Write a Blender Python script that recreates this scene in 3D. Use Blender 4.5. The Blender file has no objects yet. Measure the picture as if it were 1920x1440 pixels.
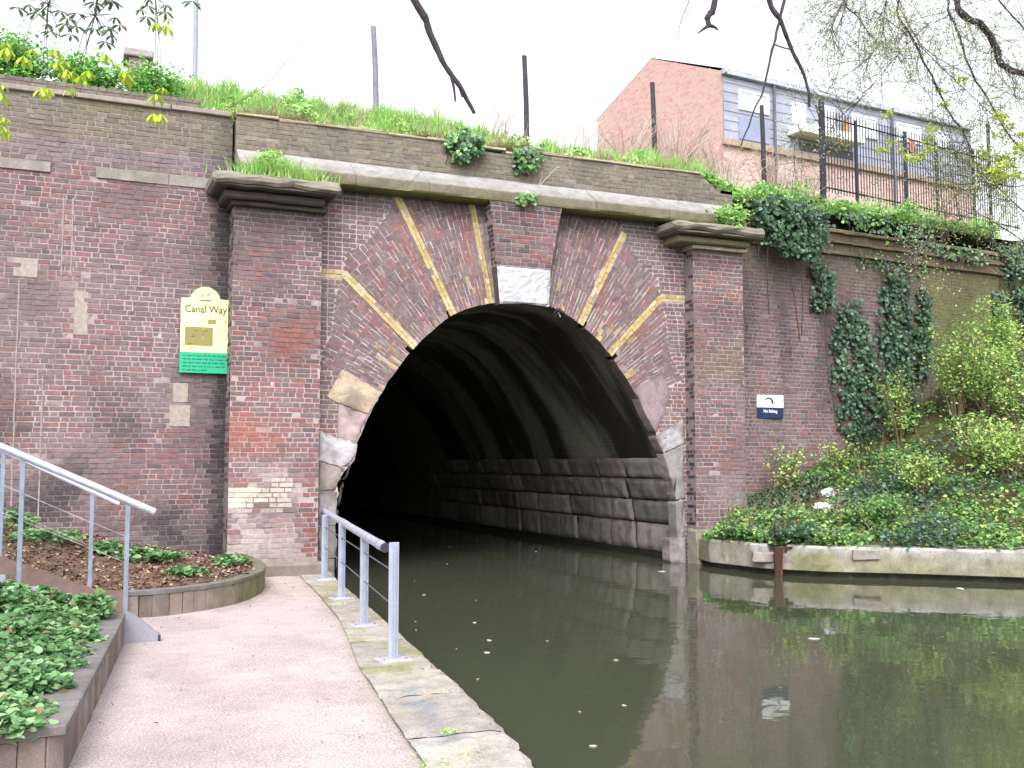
import bpy, math, random
import numpy as np
from mathutils import Vector, Matrix, noise
sc = bpy.context.scene
R = math.radians
rnd = random.Random(7)
nrng = np.random.default_rng(11)

# ------------------------------------------------------------------ camera, sky, sun, exposure
CF, CYAW, CPIT = 1928.54, 0.402785, 0.0755271
CAM = Vector((0.0, -16.0525, 1.844))
cd = bpy.data.cameras.new('camera'); cam = bpy.data.objects.new('camera', cd)
sc.collection.objects.link(cam); sc.camera = cam
cam.location = CAM; cam.rotation_euler = (math.pi/2 + CPIT, 0, -CYAW)
cd.sensor_width = 36; cd.lens = CF/1920*36; cd.clip_end = 2000; cd.clip_start = 0.05

SUN_EL, SUN_AZ = 48, 205          # azimuth measured clockwise from +y
w = bpy.data.worlds.new('World'); sc.world = w; w.use_nodes = True
nt = w.node_tree; nt.nodes.clear()
wo = nt.nodes.new('ShaderNodeOutputWorld'); bg = nt.nodes.new('ShaderNodeBackground')
sky = nt.nodes.new('ShaderNodeTexSky'); sky.sky_type = 'NISHITA'; sky.sun_disc = False
sky.sun_elevation = R(SUN_EL); sky.sun_rotation = R(SUN_AZ)
sky.air_density = 1.0; sky.dust_density = 3.0; sky.ozone_density = 1.0
hs = nt.nodes.new('ShaderNodeHueSaturation'); hs.inputs['Saturation'].default_value = 0.2
hs.inputs['Value'].default_value = 2.1
nt.links.new(sky.outputs[0], hs.inputs['Color']); nt.links.new(hs.outputs[0], bg.inputs[0])
bg.inputs[1].default_value = 0.15
nt.links.new(bg.outputs[0], wo.inputs[0])
sl = bpy.data.lights.new('sun', 'SUN'); sl.energy = 1.0; sl.angle = R(25); sl.color = (1, .985, .97)
so = bpy.data.objects.new('sun', sl); sc.collection.objects.link(so)
sd = Vector((math.sin(R(SUN_AZ))*math.cos(R(SUN_EL)), math.cos(R(SUN_AZ))*math.cos(R(SUN_EL)), math.sin(R(SUN_EL))))
so.rotation_euler = sd.to_track_quat('Z', 'Y').to_euler(); so.location = (-10, -30, 30)
sc.view_settings.view_transform = 'Standard'; sc.view_settings.look = 'None'
sc.view_settings.gamma = 1; sc.view_settings.exposure = 0.45
sc.render.engine = 'CYCLES'
sc.cycles.max_bounces = 6; sc.cycles.diffuse_bounces = 2; sc.cycles.transmission_bounces = 3

# ------------------------------------------------------------------ helpers
_f = Vector((math.sin(CYAW)*math.cos(CPIT), math.cos(CYAW)*math.cos(CPIT), math.sin(CPIT)))
_r = Vector((math.cos(CYAW), -math.sin(CYAW), 0)); _u = _r.cross(_f)
def ray(px, py): return _f + _r*((px-960)/CF) - _u*((py-720)/CF)
def U(px, py, y=None, z=None):
    """point of the place seen at a photo position, on the wall plane y or at the height z"""
    d = ray(px, py); t = (y-CAM.y)/d.y if y is not None else (z-CAM.z)/d.z
    return CAM + d*t
def UP(px, py, p, n):
    d = ray(px, py); return CAM + d*((p-CAM).dot(n)/d.dot(n))
def lin(c):
    c = c/255.0
    return c/12.92 if c <= .04045 else ((c+.055)/1.055)**2.4
KA = 0.88
def S(r, g, b, k=KA): return (lin(r)*k, lin(g)*k, lin(b)*k)
def mixc(a, b, t): return tuple(a[i]*(1-t)+b[i]*t for i in range(3))
def mul(a, k): return (a[0]*k, a[1]*k, a[2]*k)
def N(x, y, z=0.0): return noise.noise(Vector((x, y, z)))
def sst(a, b, x):
    t = min(1, max(0, (x-a)/(b-a))); return t*t*(3-2*t)
def interp(x, pts):
    if x <= pts[0][0]: return pts[0][1]
    for (a, b), (c, d) in zip(pts, pts[1:]):
        if x <= c: return b+(d-b)*(x-a)/(c-a)
    return pts[-1][1]

class Pool:
    def __init__(s): s.v = []; s.f = []; s.c = []
    def add(s, vs, fs, col):
        o = len(s.v); s.v += [tuple(p) for p in vs]; s.f += [tuple(i+o for i in q) for q in fs]
        s.c += ([col]*len(vs) if not isinstance(col, list) else col)
    def box(s, a, b, col=(.5, .5, .5), bev=0.0, jit=0.0, rz=0.0):
        """axis box between corners a and b, chamfered"""
        cx, cy, cz = [(a[i]+b[i])/2 for i in range(3)]; hx, hy, hz = [abs(b[i]-a[i])/2 for i in range(3)]
        e = min(bev, hx*.9, hy*.9, hz*.9); vs = []; ca, sa = math.cos(rz), math.sin(rz)
        idx = {}
        for sx in (-1, 1):
            for sy in (-1, 1):
                for sz in (-1, 1):
                    for ax in range(3):
                        if e == 0 and ax: continue
                        q = [sx*(hx-(e if ax != 0 and e else 0)), sy*(hy-(e if ax != 1 and e else 0)), sz*(hz-(e if ax != 2 and e else 0))]
                        if e == 0: q = [sx*hx, sy*hy, sz*hz]
                        q = [k+rnd.uniform(-jit, jit) for k in q]
                        idx[(sx, sy, sz, ax)] = len(vs)
                        vs.append((cx+q[0]*ca-q[1]*sa, cy+q[0]*sa+q[1]*ca, cz+q[2]))
        g = lambda sx, sy, sz, ax: idx[(sx, sy, sz, ax if e else 0)]
        fs = []
        for sg in (-1, 1):
            fs.append([g(sg, -1, -1, 0), g(sg, 1, -1, 0), g(sg, 1, 1, 0), g(sg, -1, 1, 0)][::sg])
            fs.append([g(1, sg, -1, 1), g(-1, sg, -1, 1), g(-1, sg, 1, 1), g(1, sg, 1, 1)][::sg])
            fs.append([g(-1, -1, sg, 2), g(1, -1, sg, 2), g(1, 1, sg, 2), g(-1, 1, sg, 2)][::sg])
        if e:
            for s1 in (-1, 1):
                for s2 in (-1, 1):
                    fs.append([g(s1, s2, -1, 0), g(s1, s2, 1, 0), g(s1, s2, 1, 1), g(s1, s2, -1, 1)])
                    fs.append([g(s1, -1, s2, 0), g(s1, 1, s2, 0), g(s1, 1, s2, 2), g(s1, -1, s2, 2)])
                    fs.append([g(-1, s1, s2, 1), g(1, s1, s2, 1), g(1, s1, s2, 2), g(-1, s1, s2, 2)])
                    for s3 in (-1, 1):
                        fs.append([g(s1, s2, s3, 0), g(s1, s2, s3, 1), g(s1, s2, s3, 2)])
        s.add(vs, fs, col)
    def tube(s, pts, rad, col=(.3, .3, .3), n=8, cap=True):
        pts = [Vector(p) for p in pts]
        if not isinstance(rad, (list, tuple)): rad = [rad]*len(pts)
        vs = []; fs = []; ref = Vector((0.13, 0.21, 1)).normalized()
        for i, p in enumerate(pts):
            t = (pts[min(i+1, len(pts)-1)]-pts[max(i-1, 0)]).normalized()
            a = t.cross(ref)
            if a.length < .05: a = t.cross(Vector((1, 0, 0)))
            a.normalize(); b = t.cross(a)
            for k in range(n):
                th = 2*math.pi*k/n; vs.append(p+(a*math.cos(th)+b*math.sin(th))*rad[i])
        for i in range(len(pts)-1):
            for k in range(n):
                fs.append((i*n+k, i*n+(k+1) % n, (i+1)*n+(k+1) % n, (i+1)*n+k))
        if cap: fs.append(tuple(range(n))[::-1]); fs.append(tuple((len(pts)-1)*n+k for k in range(n)))
        s.add(vs, fs, col)
    def prism(s, poly, y0, y1, col=(.5, .5, .5)):
        """polygon given in (x, z), between planes y0 (front) and y1"""
        n = len(poly); vs = [(p[0], y0, p[1]) for p in poly]+[(p[0], y1, p[1]) for p in poly]
        fs = [tuple(range(n)), tuple(range(n, 2*n))[::-1]]+[(i, i+n, (i+1) % n+n, (i+1) % n) for i in range(n)]
        s.add(vs, fs, col)
    def grid(s, fn, nu, nv, colf):
        vs = []; cs = []
        for i in range(nu+1):
            for j in range(nv+1):
                p = fn(i/nu, j/nv); vs.append(p); cs.append(colf(p))
        fs = [(i*(nv+1)+j, (i+1)*(nv+1)+j, (i+1)*(nv+1)+j+1, i*(nv+1)+j+1) for i in range(nu) for j in range(nv)]
        s.add(vs, fs, cs)

ORG = {}
def mesh_obj(name, V, Fq, C, mat, parent=None, origin=None, smooth=False):
    V = np.asarray(V, dtype=np.float64)
    if parent is None:
        org = Vector(origin) if origin is not None else Vector(((V[:, 0].min()+V[:, 0].max())/2, (V[:, 1].min()+V[:, 1].max())/2, V[:, 2].min()))
    else: org = ORG[parent.name]
    V = V-np.array(org)
    me = bpy.data.meshes.new(name)
    if isinstance(Fq, np.ndarray):
        me.vertices.add(len(V)); me.vertices.foreach_set('co', V.ravel())
        k = Fq.shape[1]; me.loops.add(Fq.size); me.loops.foreach_set('vertex_index', Fq.ravel().astype(np.int32))
        me.polygons.add(len(Fq)); me.polygons.foreach_set('loop_start', np.arange(0, Fq.size, k, dtype=np.int32))
        me.polygons.foreach_set('loop_total', np.full(len(Fq), k, dtype=np.int32))
        me.update(calc_edges=True)
    else: me.from_pydata(V.tolist(), [], Fq)
    C = np.asarray(C, dtype=np.float32)
    at = me.color_attributes.new('Col', 'FLOAT_COLOR', 'POINT')
    at.data.foreach_set('color', np.hstack([C, np.ones((len(C), 1), dtype=np.float32)]).ravel())
    if smooth: me.polygons.foreach_set('use_smooth', np.ones(len(me.polygons), dtype=bool))
    me.materials.append(mat); me.update()
    o = bpy.data.objects.new(name, me); sc.collection.objects.link(o)
    if parent is None: o.location = org
    else: o.parent = parent
    ORG[o.name] = org
    return o
def obj(name, pool, mat, parent=None, smooth=False, origin=None):
    return mesh_obj(name, pool.v, pool.f, pool.c, mat, parent, origin, smooth)
def tag(o, label, cat, group=None, kind=None):
    o['label'] = label; o['category'] = cat
    if group: o['group'] = group
    if kind: o['kind'] = kind
    return o
def thing(name, label, cat, loc, group=None):
    o = bpy.data.objects.new(name, None); sc.collection.objects.link(o); o.location = loc
    o.empty_display_size = .2; ORG[o.name] = Vector(loc)
    return tag(o, label, cat, group)
def struct(o): o['kind'] = 'structure'; return o

# ------------------------------------------------------------------ materials
def mat_attr(name, rough=.85, spec=.3, bump=.3, bscale=60, var=.25, vscale=9, fine=.0, metal=0.0, dirt=None, trans=0.0):
    m = bpy.data.materials.new(name); m.use_nodes = True; t = m.node_tree; L = t.links.new
    b = t.nodes['Principled BSDF']; a = t.nodes.new('ShaderNodeAttribute'); a.attribute_name = 'Col'
    tc = t.nodes.new('ShaderNodeNewGeometry')
    col = a.outputs['Color']
    def nz(scale, detail=5, rg=.6):
        n = t.nodes.new('ShaderNodeTexNoise'); n.inputs['Scale'].default_value = scale
        n.inputs['Detail'].default_value = detail; n.inputs['Roughness'].default_value = rg
        L(tc.outputs['Position'], n.inputs['Vector']); return n
    def modulate(col, n, amt):
        mr = t.nodes.new('ShaderNodeMapRange'); L(n.outputs['Fac'], mr.inputs['Value'])
        mr.inputs['From Min'].default_value = .3; mr.inputs['From Max'].default_value = .7
        mr.inputs['To Min'].default_value = 1-amt; mr.inputs['To Max'].default_value = 1+amt
        mx = t.nodes.new('ShaderNodeVectorMath'); mx.operation = 'SCALE'
        L(col, mx.inputs[0]); L(mr.outputs[0], mx.inputs['Scale']); return mx.outputs[0]
    if var: col = modulate(col, nz(vscale), var)
    if fine: col = modulate(col, nz(vscale*12, 3, .7), fine)
    if dirt:
        n = nz(dirt[1], 8, .7); cr = t.nodes.new('ShaderNodeValToRGB'); cr.color_ramp.elements[0].position = dirt[2]
        cr.color_ramp.elements[1].position = dirt[3]; L(n.outputs['Fac'], cr.inputs[0])
        mx = t.nodes.new('ShaderNodeMix'); mx.data_type = 'RGBA'
        sc_ = t.nodes.new('ShaderNodeMath'); sc_.operation = 'MULTIPLY'; sc_.inputs[1].default_value = dirt[4]
        L(cr.outputs[0], sc_.inputs[0]); L(sc_.outputs[0], mx.inputs[0]); L(col, mx.inputs[6]); mx.inputs[7].default_value = (*dirt[0], 1)
        col = mx.outputs[2]
    L(col, b.inputs['Base Color'])
    b.inputs['Roughness'].default_value = rough; b.inputs['Specular IOR Level'].default_value = spec
    b.inputs['Metallic'].default_value = metal
    if bump:
        n = nz(bscale, 6, .65); bp = t.nodes.new('ShaderNodeBump'); bp.inputs['Strength'].default_value = bump
        bp.inputs['Distance'].default_value = .01; L(n.outputs['Fac'], bp.inputs['Height']); L(bp.outputs[0], b.inputs['Normal'])
    if trans:
        tr = t.nodes.new('ShaderNodeBsdfTranslucent'); ms = t.nodes.new('ShaderNodeMixShader'); ms.inputs[0].default_value = trans
        L(col, tr.inputs['Color']); L(b.outputs[0], ms.inputs[1]); L(tr.outputs[0], ms.inputs[2])
        L(ms.outputs[0], t.nodes['Material Output'].inputs['Surface'])
    return m
M_brick = mat_attr('brick', .9, .25, .8, 70, .22, 14, .22, dirt=((.36, .33, .33), 55, .60, .70, .55))
M_stone = mat_attr('stone', .88, .3, .9, 45, .18, 8, .2, dirt=((.10, .10, .09), 22, .56, .75, .5))
M_conc = mat_attr('concrete', .9, .3, .8, 60, .22, 5, .3, dirt=((.12, .13, .07), 6, .52, .75, .6))
M_gravel = mat_attr('resin_gravel', .85, .35, 1.0, 110, .12, 5, .5)
M_wood = mat_attr('weathered_timber', .8, .3, .5, 50, .25, 6, .18)
M_steel = mat_attr('galvanised_steel', .45, .5, .1, 60, .16, 9, .14, metal=.35)
M_paint = mat_attr('painted_steel', .5, .5, .12, 60, .12, 8, .12)
M_leaf = mat_attr('leaf', .5, .35, 0, 1, .2, 3, 0, trans=.38)
M_ivy = mat_attr('ivy_leaf', .32, .55, 0, 1, .25, 3, 0, trans=.2)
M_grass = mat_attr('grass_blade', .6, .25, 0, 1, .2, 2, 0, trans=.35)
M_bark = mat_attr('bark', .9, .2, .6, 60, .2, 12, .15)
M_soil = mat_attr('soil', .95, .1, 1.0, 30, .3, 5, .3)
M_plain = mat_attr('enamel', .45, .4, 0, 1, .04, 6, 0)
M_slate = mat_attr('slate', .7, .4, .2, 20, .12, 1, .1)

def mat_water():
    m = bpy.data.materials.new('canal_water'); m.use_nodes = True; t = m.node_tree; L = t.links.new
    b = t.nodes['Principled BSDF']
    b.inputs['Base Color'].default_value = (.058, .064, .041, 1); b.inputs['Roughness'].default_value = .035
    b.inputs['IOR'].default_value = 1.34; b.inputs['Specular IOR Level'].default_value = .5
    g = t.nodes.new('ShaderNodeNewGeometry'); n = t.nodes.new('ShaderNodeTexNoise')
    n.inputs['Scale'].default_value = 1.6; n.inputs['Detail'].default_value = 3; L(g.outputs['Position'], n.inputs['Vector'])
    bp = t.nodes.new('ShaderNodeBump'); bp.inputs['Strength'].default_value = .09; bp.inputs['Distance'].default_value = .05
    L(n.outputs['Fac'], bp.inputs['Height']); L(bp.outputs[0], b.inputs['Normal'])
    n2 = t.nodes.new('ShaderNodeTexNoise'); n2.inputs['Scale'].default_value = .5; L(g.outputs['Position'], n2.inputs['Vector'])
    return m
M_water = mat_water()
def mat_glass():
    m = bpy.data.materials.new('window_glass'); m.use_nodes = True; b = m.node_tree.nodes['Principled BSDF']
    b.inputs['Base Color'].default_value = (.35, .37, .42, 1); b.inputs['Roughness'].default_value = .035
    b.inputs['Specular IOR Level'].default_value = .9
    return m
M_glass = mat_glass()
def mat_lining():
    m = bpy.data.materials.new('tunnel_lining_brick'); m.use_nodes = True; t = m.node_tree; L = t.links.new
    b = t.nodes['Principled BSDF']; b.inputs['Roughness'].default_value = .75
    uv = t.nodes.new('ShaderNodeUVMap'); uv.uv_map = 'UV'
    br = t.nodes.new('ShaderNodeTexBrick'); L(uv.outputs[0], br.inputs['Vector'])
    br.inputs['Scale'].default_value = 1; br.inputs['Brick Width'].default_value = .225; br.inputs['Row Height'].default_value = .075
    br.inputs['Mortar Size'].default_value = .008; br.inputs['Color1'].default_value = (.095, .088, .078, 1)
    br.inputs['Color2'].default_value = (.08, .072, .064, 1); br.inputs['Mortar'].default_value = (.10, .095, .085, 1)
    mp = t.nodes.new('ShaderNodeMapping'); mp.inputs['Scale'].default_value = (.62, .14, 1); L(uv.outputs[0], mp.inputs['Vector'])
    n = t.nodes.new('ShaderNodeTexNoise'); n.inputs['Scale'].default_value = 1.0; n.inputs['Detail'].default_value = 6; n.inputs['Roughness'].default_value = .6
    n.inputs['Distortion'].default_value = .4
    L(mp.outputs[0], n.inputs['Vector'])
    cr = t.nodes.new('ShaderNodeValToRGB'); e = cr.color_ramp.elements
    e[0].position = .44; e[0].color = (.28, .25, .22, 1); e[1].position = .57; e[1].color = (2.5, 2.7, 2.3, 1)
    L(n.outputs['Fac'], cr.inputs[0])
    mx = t.nodes.new('ShaderNodeMix'); mx.data_type = 'RGBA'; mx.blend_type = 'MULTIPLY'; mx.inputs[0].default_value = 1
    mx.clamp_result = False
    L(br.outputs['Color'], mx.inputs[6]); L(cr.outputs[0], mx.inputs[7]); L(mx.outputs[2], b.inputs['Base Color'])
    bp = t.nodes.new('ShaderNodeBump'); bp.inputs['Strength'].default_value = .5; bp.inputs['Distance'].default_value = .01
    L(br.outputs['Fac'], bp.inputs['Height']); bp.invert = True; L(bp.outputs[0], b.inputs['Normal'])
    return m
M_lining = mat_lining()

# ------------------------------------------------------------------ brickwork
PURPLE = [S(130, 111, 113), S(126, 107, 109), S(122, 104, 107), S(136, 116, 117), S(130, 106, 106), S(126, 102, 101), S(123, 109, 107)]
RED = [S(148, 101, 99), S(141, 96, 94), S(148, 108, 103)]
ORANGE = [S(156, 104, 84), S(146, 96, 78)]
DARK = [S(107, 93, 99), S(100, 88, 95), S(110, 95, 98)]
PALE = [S(148, 133, 130), S(158, 143, 137)]
YEL = [S(198, 176, 124), S(192, 168, 116), S(204, 184, 136), S(190, 164, 116), S(206, 192, 154)]
OLIVE = [S(128, 120, 104), S(118, 112, 96), S(138, 128, 114), S(124, 112, 102), S(112, 108, 98)]
MORT = S(182, 166, 167)
def pick(ws):
    t = rnd.random()*sum(k for k, _ in ws)
    for k, p in ws:
        t -= k
        if t <= 0: return rnd.choice(p)
    return ws[0][1][0]

def brick(pool, mp, u0, u1, v0, v1, h, col, b=.005, back=.022):
    j = lambda: rnd.uniform(-.0035, .0035); tl = rnd.uniform(-.002, .002); tr = rnd.uniform(-.002, .002)
    f = [mp(u0+b+j(), v0+b+j(), h+tl), mp(u1-b+j(), v0+b+j(), h+tr), mp(u1-b+j(), v1-b+j(), h+tr), mp(u0+b+j(), v1-b+j(), h+tl)]
    k = [mp(u0, v0, h-back), mp(u1, v0, h-back), mp(u1, v1, h-back), mp(u0, v1, h-back)]
    pool.add(f+k, [(0, 1, 2, 3), (4, 5, 1, 0), (5, 6, 2, 1), (6, 7, 3, 2), (7, 4, 0, 3)], col)

def rows(pool, mp, v0, v1, fu0, fu1, colf, course=.0775, jo=.0108, keep=None, hvar=.0035, bond='flemish'):
    n = int(round((v1-v0)/course))
    for i in range(n):
        a = v0+i*course; m = a+course/2; x0 = fu0(m); x1 = fu1(m)
        if x1-x0 < .03: continue
        hd = (rnd.random() < .5) if bond == 'flemish' else (i % 2 == 0)
        u = x0-rnd.random()*.2 if bond != 'tight' else x0
        wob = .004*N(i*3.1, 1.7)
        while u < x1:
            L = (.106 if hd else .219)
            e = u+L; a0, e0 = max(u, x0), min(e, x1)
            if e0-a0 > .035 and (keep is None or keep((a0+e0)/2, m)):
                cx = (a0+e0)/2; col, dh = colf(cx, m)
                wv = .005*N(cx*.9, m*.4, 3.3)+wob
                brick(pool, mp, a0, e0, a+jo/2+wv, a+course-jo/2+wv, rnd.uniform(-hvar, hvar)+dh, col)
            u = e+jo
            if bond == 'flemish': hd = not hd if rnd.random() < .9 else hd

def planemap(y, sgn=-1): return lambda u, v, h: (u, y+sgn*h, v)

MEANB = S(136, 115, 116)
def shade_col(base, x, z, stain):
    c = base
    if stain.__name__ in ('st_left', 'st_pierL', 'st_pierR', 'st_right', 'st_mid') and z < 6.6 and base[0] < .4: c = mixc(c, MEANB, .35)
    for col, t in stain(x, z): c = mixc(c, col, t)
    k = 1+.10*N(x*2.3, z*2.3, 5)+.16*N(x*.7, z*.6, 15)+rnd.uniform(-.065, .065)
    return mul(c, k)
SOOT = S(58, 54, 60); MOSS = S(104, 106, 62); LIME = S(205, 194, 192); GREY = S(128, 120, 122)

# --- stains of each wall: what has run down it or been knocked off it
def st_left(x, z):
    r = [(GREY, .45*sst(-.1, .4, N(x*.7, z*.9, 2)+.2*N(x*4, z*4)))]
    r.append((S(150, 132, 132), .4*sst(.1, .4, N(x*.55, z*.8, 92)+.2*N(x*3, z*5, 4))))
    r.append((S(40, 38, 44), .95*sst(1.84, 2.08, x+.10*N(x*3, z*1.2))*(0.85+.15*N(z*1.3, 4))))  # near-black towards the pier joint
    r.append((SOOT, .7*sst(-.15, .4, N(x*1.2, z*1.0, 9)+.2*N(x*5, z*5, 9))*(1-sst(1.6, 3.6, z))))
    r.append((S(150, 140, 142), .5*sst(.05, .4, N(x*1.4, z*2.4, 13))*(1-sst(.6, 2.0, z))))
    r.append((S(138, 128, 132), .5*sst(6.3, 6.42, z)*(1-sst(6.62, 6.72, z))))
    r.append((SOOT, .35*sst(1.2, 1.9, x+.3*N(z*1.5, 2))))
    r.append((S(128, 120, 104), .5*sst(6.62, 6.74, z)))
    r.append((S(112, 110, 62), .35*sst(.1, .45, N(x*.9+3, z*2, 6))*sst(6.5, 6.9, z)))
    return r
def st_pierL(x, z):
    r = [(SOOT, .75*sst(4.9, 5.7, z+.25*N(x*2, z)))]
    r.append((SOOT, .35*sst(.1, .5, N(x*1.3, z*1.3, 21))))
    r.append((S(172, 100, 78), .5*sst(-.1, .35, N(x*1.1, z*.8, 8))*sst(1.7, 2.4, z)*(1-sst(3.8, 4.3, z))))
    r.append((LIME, .9*sst(-.2, .2, N(x*1.3+4, z*1.5, 3)+.15*N(x*6, z*6, 3))*(1-sst(1.3, 2.0, z))))
    wob = .12*N(x*5, z*5, 12)
    r.append((S(216, 208, 192), .85*(1-sst(.85, 1.05, math.hypot((x-2.46)/.26, (z-1.33)/.19)+wob*2))))
    r.append((S(206, 196, 186), .8*(1-sst(.8, 1.1, math.hypot((x-2.92)/.24, (z-1.30)/.28)+wob*2))))
    r.append((S(190, 176, 170), .5*(1-sst(.7, 1.2, math.hypot((x-2.95)/.32, (z-.65)/.45)+wob*3))))
    r.append((S(150, 128, 126), .4*(1-sst(.3, 1.2, z))))
    r.append((GREY, .35*(1-sst(.3, .8, z+.2*N(x*2, 2)))))
    return r
def st_mid(x, z):
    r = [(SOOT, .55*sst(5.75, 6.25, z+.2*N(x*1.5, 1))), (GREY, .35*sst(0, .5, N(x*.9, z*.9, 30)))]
    return r
def st_right(x, z):
    r = [(SOOT, .5*sst(-.1, .4, N(x*1.8, z*.45, 41))*sst(2.8, 4.2, z))]
    r.append((S(122, 128, 74), .75*sst(17.1, 18.2, x+.5*N(z*1.4, 5))*sst(2.5, 4.0, z)))
    r.append((S(112, 104, 84), .6*sst(5.1, 6.2, z+.5*N(x*1.2, 3))))
    r.append((GREY, .3*sst(0, .5, N(x*.8, z*.8, 50))))
    return r
def st_para(x, z):
    return [(S(132, 124, 112), .4), (S(120, 116, 112), .45*sst(-.1, .4, N(x*1.2, z*3, 60))), (S(118, 116, 72), .35*sst(.1, .5, N(x*.8, z*2, 61)))]

def wallgrid(pool, mp, u0, u1, v0, v1, mort, stain, step=.07, keep=None):
    nu = max(1, int((u1-u0)/step)); nv = max(1, int((v1-v0)/step)); vs = []; cs = []
    for i in range(nu+1):
        for j in range(nv+1):
            u = u0+(u1-u0)*i/nu; v = v0+(v1-v0)*j/nv
            vs.append(mp(u, v, -.007+.002*N(u*8, v*8)))
            c = mort
            for col, t in stain(u, v): c = mixc(c, col, t*.85)
            c = mixc(c, S(112, 94, 98), .75*sst(.05, .45, N(u*.9, v*.9, 90)+.3*N(u*4, v*4, 91))); cs.append(mul(c, 1+.12*N(u*5, v*5, 2)+.16*N(u*.7, v*.6, 15)))
    fs = [(i*(nv+1)+j, (i+1)*(nv+1)+j, (i+1)*(nv+1)+j+1, i*(nv+1)+j+1) for i in range(nu) for j in range(nv)]
    pool.add(vs, fs, cs)

# ================================================================== left wing wall
YL = 0.5
wl = thing('brick_wall', 'long dark red brick wall left of the tunnel mouth, with olive parapet', 'wall', (-2.5, YL, 0))
p = Pool()
mpL = planemap(YL)
def colL(x, z):
    if z > 6.68: ws = [(8, OLIVE), (.8, DARK), (.3, PALE), (.5, PURPLE)]
    elif z > 6.32: ws = [(3, PURPLE), (3, DARK), (1.5, PALE), (.8, RED)]
    else:
        redp = sst(-.1, .45, N(x*.8, z*.7, 1))
        ws = [(5-2.5*redp, PURPLE), (1.2+2.5*redp, RED), (1.5, DARK), (.12, PALE), (.3*redp, ORANGE)]
        if z > 4.6: ws.append((2, RED))
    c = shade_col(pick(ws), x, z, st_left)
    dh = -.005 if rnd.random() < .03 else 0
    return c, dh
patches = [(U(325, 718, y=YL), U(352, 755, y=YL)), (U(318, 760, y=YL), U(356, 800, y=YL)), (U(140, 545, y=YL), U(164, 628, y=YL)), (U(26, 482, y=YL), U(70, 520, y=YL))]
vj = [U(117, 400, y=YL).x, U(28, 700, y=YL).x]
def keepL(u, v):
    for a, b in patches:
        if a.x < u < b.x and b.z < v < a.z: return False
    return True
rows(p, mpL, -.2, 7.32, lambda z: -9, lambda z: 2.2, colL, keep=keepL)
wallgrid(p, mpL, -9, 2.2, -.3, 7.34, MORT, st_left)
# mortared repairs and vertical straight joints
for a, b in patches:
    p.box((a.x, YL-.005, b.z), (b.x, YL+.02, a.z), S(172, 160, 152), .004, .006)
for x0, z0, z1 in ((vj[0], 4.6, 6.05), (vj[0]+.13, 4.6, 5.9), (vj[1], 1.2, 4.6), (vj[1]+.36, 1.0, 3.3)):
    for k in range(int((z1-z0)/.3)):
        xx = x0+.008*N(k*1.1, x0*9); p.box((xx, YL-.006, z0+k*.3), (xx+.022, YL+.01, z0+k*.3+.3), S(166, 152, 150), .003, .003)
p.box((-9, YL+.03, -.3), (2.2, YL+.5, 7.3), SOOT)
obj('brickwork', p, M_brick, wl)
p = Pool()
for x0, x1 in ((-6.5, -3.9), (-3.85, -2.2), (-2.15, -.43), (.2, 1.25), (1.26, 1.95)):
    p.box((x0, YL-.02, 6.14), (x1, YL+.02, 6.31), S(150, 142, 136), .008, .008)
obj('stone_band', p, M_conc, wl)
p = Pool()
x = -9
while x < 2.17:
    e = min(2.17, x+rnd.uniform(.8, 1.4)); p.box((x, YL-.05, 7.33), (e-.008, YL+.42, 7.41), S(158, 146, 136), .01, .004); x = e
obj('coping', p, M_stone, wl)
p = Pool()
rows(p, planemap(YL+.02), 7.41, 7.56, lambda z: -9, lambda z: 1.7, lambda x, z: (shade_col(pick([(3, OLIVE), (2, DARK), (1, PURPLE)]), x, z, st_para), 0))
p.box((-9, YL+.028, 7.41), (1.7, YL+.4, 7.55), S(120, 108, 100)); 
obj('top_course', p, M_brick, wl)
# dark hacked joint against the portal
# ================================================================== tunnel portal
YA = .31; CX, CZ = 7.1, 2.0
PROF = [(3.90, -.3), (3.89, .35), (3.93, .62), (3.87, .70), (3.93, .95), (3.86, 1.13), (3.95, 1.32), (3.92, 1.50), (4.02, 1.68), (4.20, 1.86), (4.24, 2.03), (4.22, 2.1), (4.33, 2.35), (4.42, 2.56), (4.62, 2.93), (4.90, 3.36),
        (5.18, 3.72), (5.52, 4.05), (5.87, 4.33), (6.15, 4.46), (6.45, 4.55), (6.72, 4.60), (7.23, 4.64), (7.69, 4.60), (8.0, 4.48), (8.27, 4.33), (8.58, 4.10), (8.86, 3.83),
        (9.12, 3.50), (9.41, 3.11), (9.65, 2.78), (9.80, 2.49), (9.88, 2.30), (10.00, 2.10), (10.02, 1.97), (10.13, 1.80), (10.14, 1.62), (10.28, 1.42), (10.27, 1.2), (10.36, 1.08), (10.33, .75), (10.40, .62), (10.41, -.3)]
SM = [(3.9, -.3), (3.9, .9), (3.98, 1.45), (4.22, 2.05), (4.42, 2.56), (4.62, 2.93), (4.90, 3.36), (5.18, 3.72), (5.52, 4.05), (5.87, 4.33), (6.45, 4.55), (7.15, 4.64), (7.85, 4.55), (8.43, 4.23), (8.86, 3.83), (9.17, 3.45), (9.45, 3.05),
      (9.7, 2.66), (9.9, 2.28), (10.12, 1.75), (10.3, 1.2), (10.38, .7), (10.41, -.3)]
def polar(pts): return sorted([(math.atan2(z-CZ, x-CX) % (2*math.pi) if not (math.atan2(z-CZ, x-CX) < 0 and x > CX) else math.atan2(z-CZ, x-CX), math.hypot(x-CX, z-CZ)) for x, z in pts])
PR = polar(PROF); TH0, TH1 = PR[0][0], PR[-1][0]
bands = [R(117.4), R(136.9), R(101.6), R(62.4), R(45.0)]
notch = [R(118.6), R(139.3), R(61.0), R(42.8)]
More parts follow.
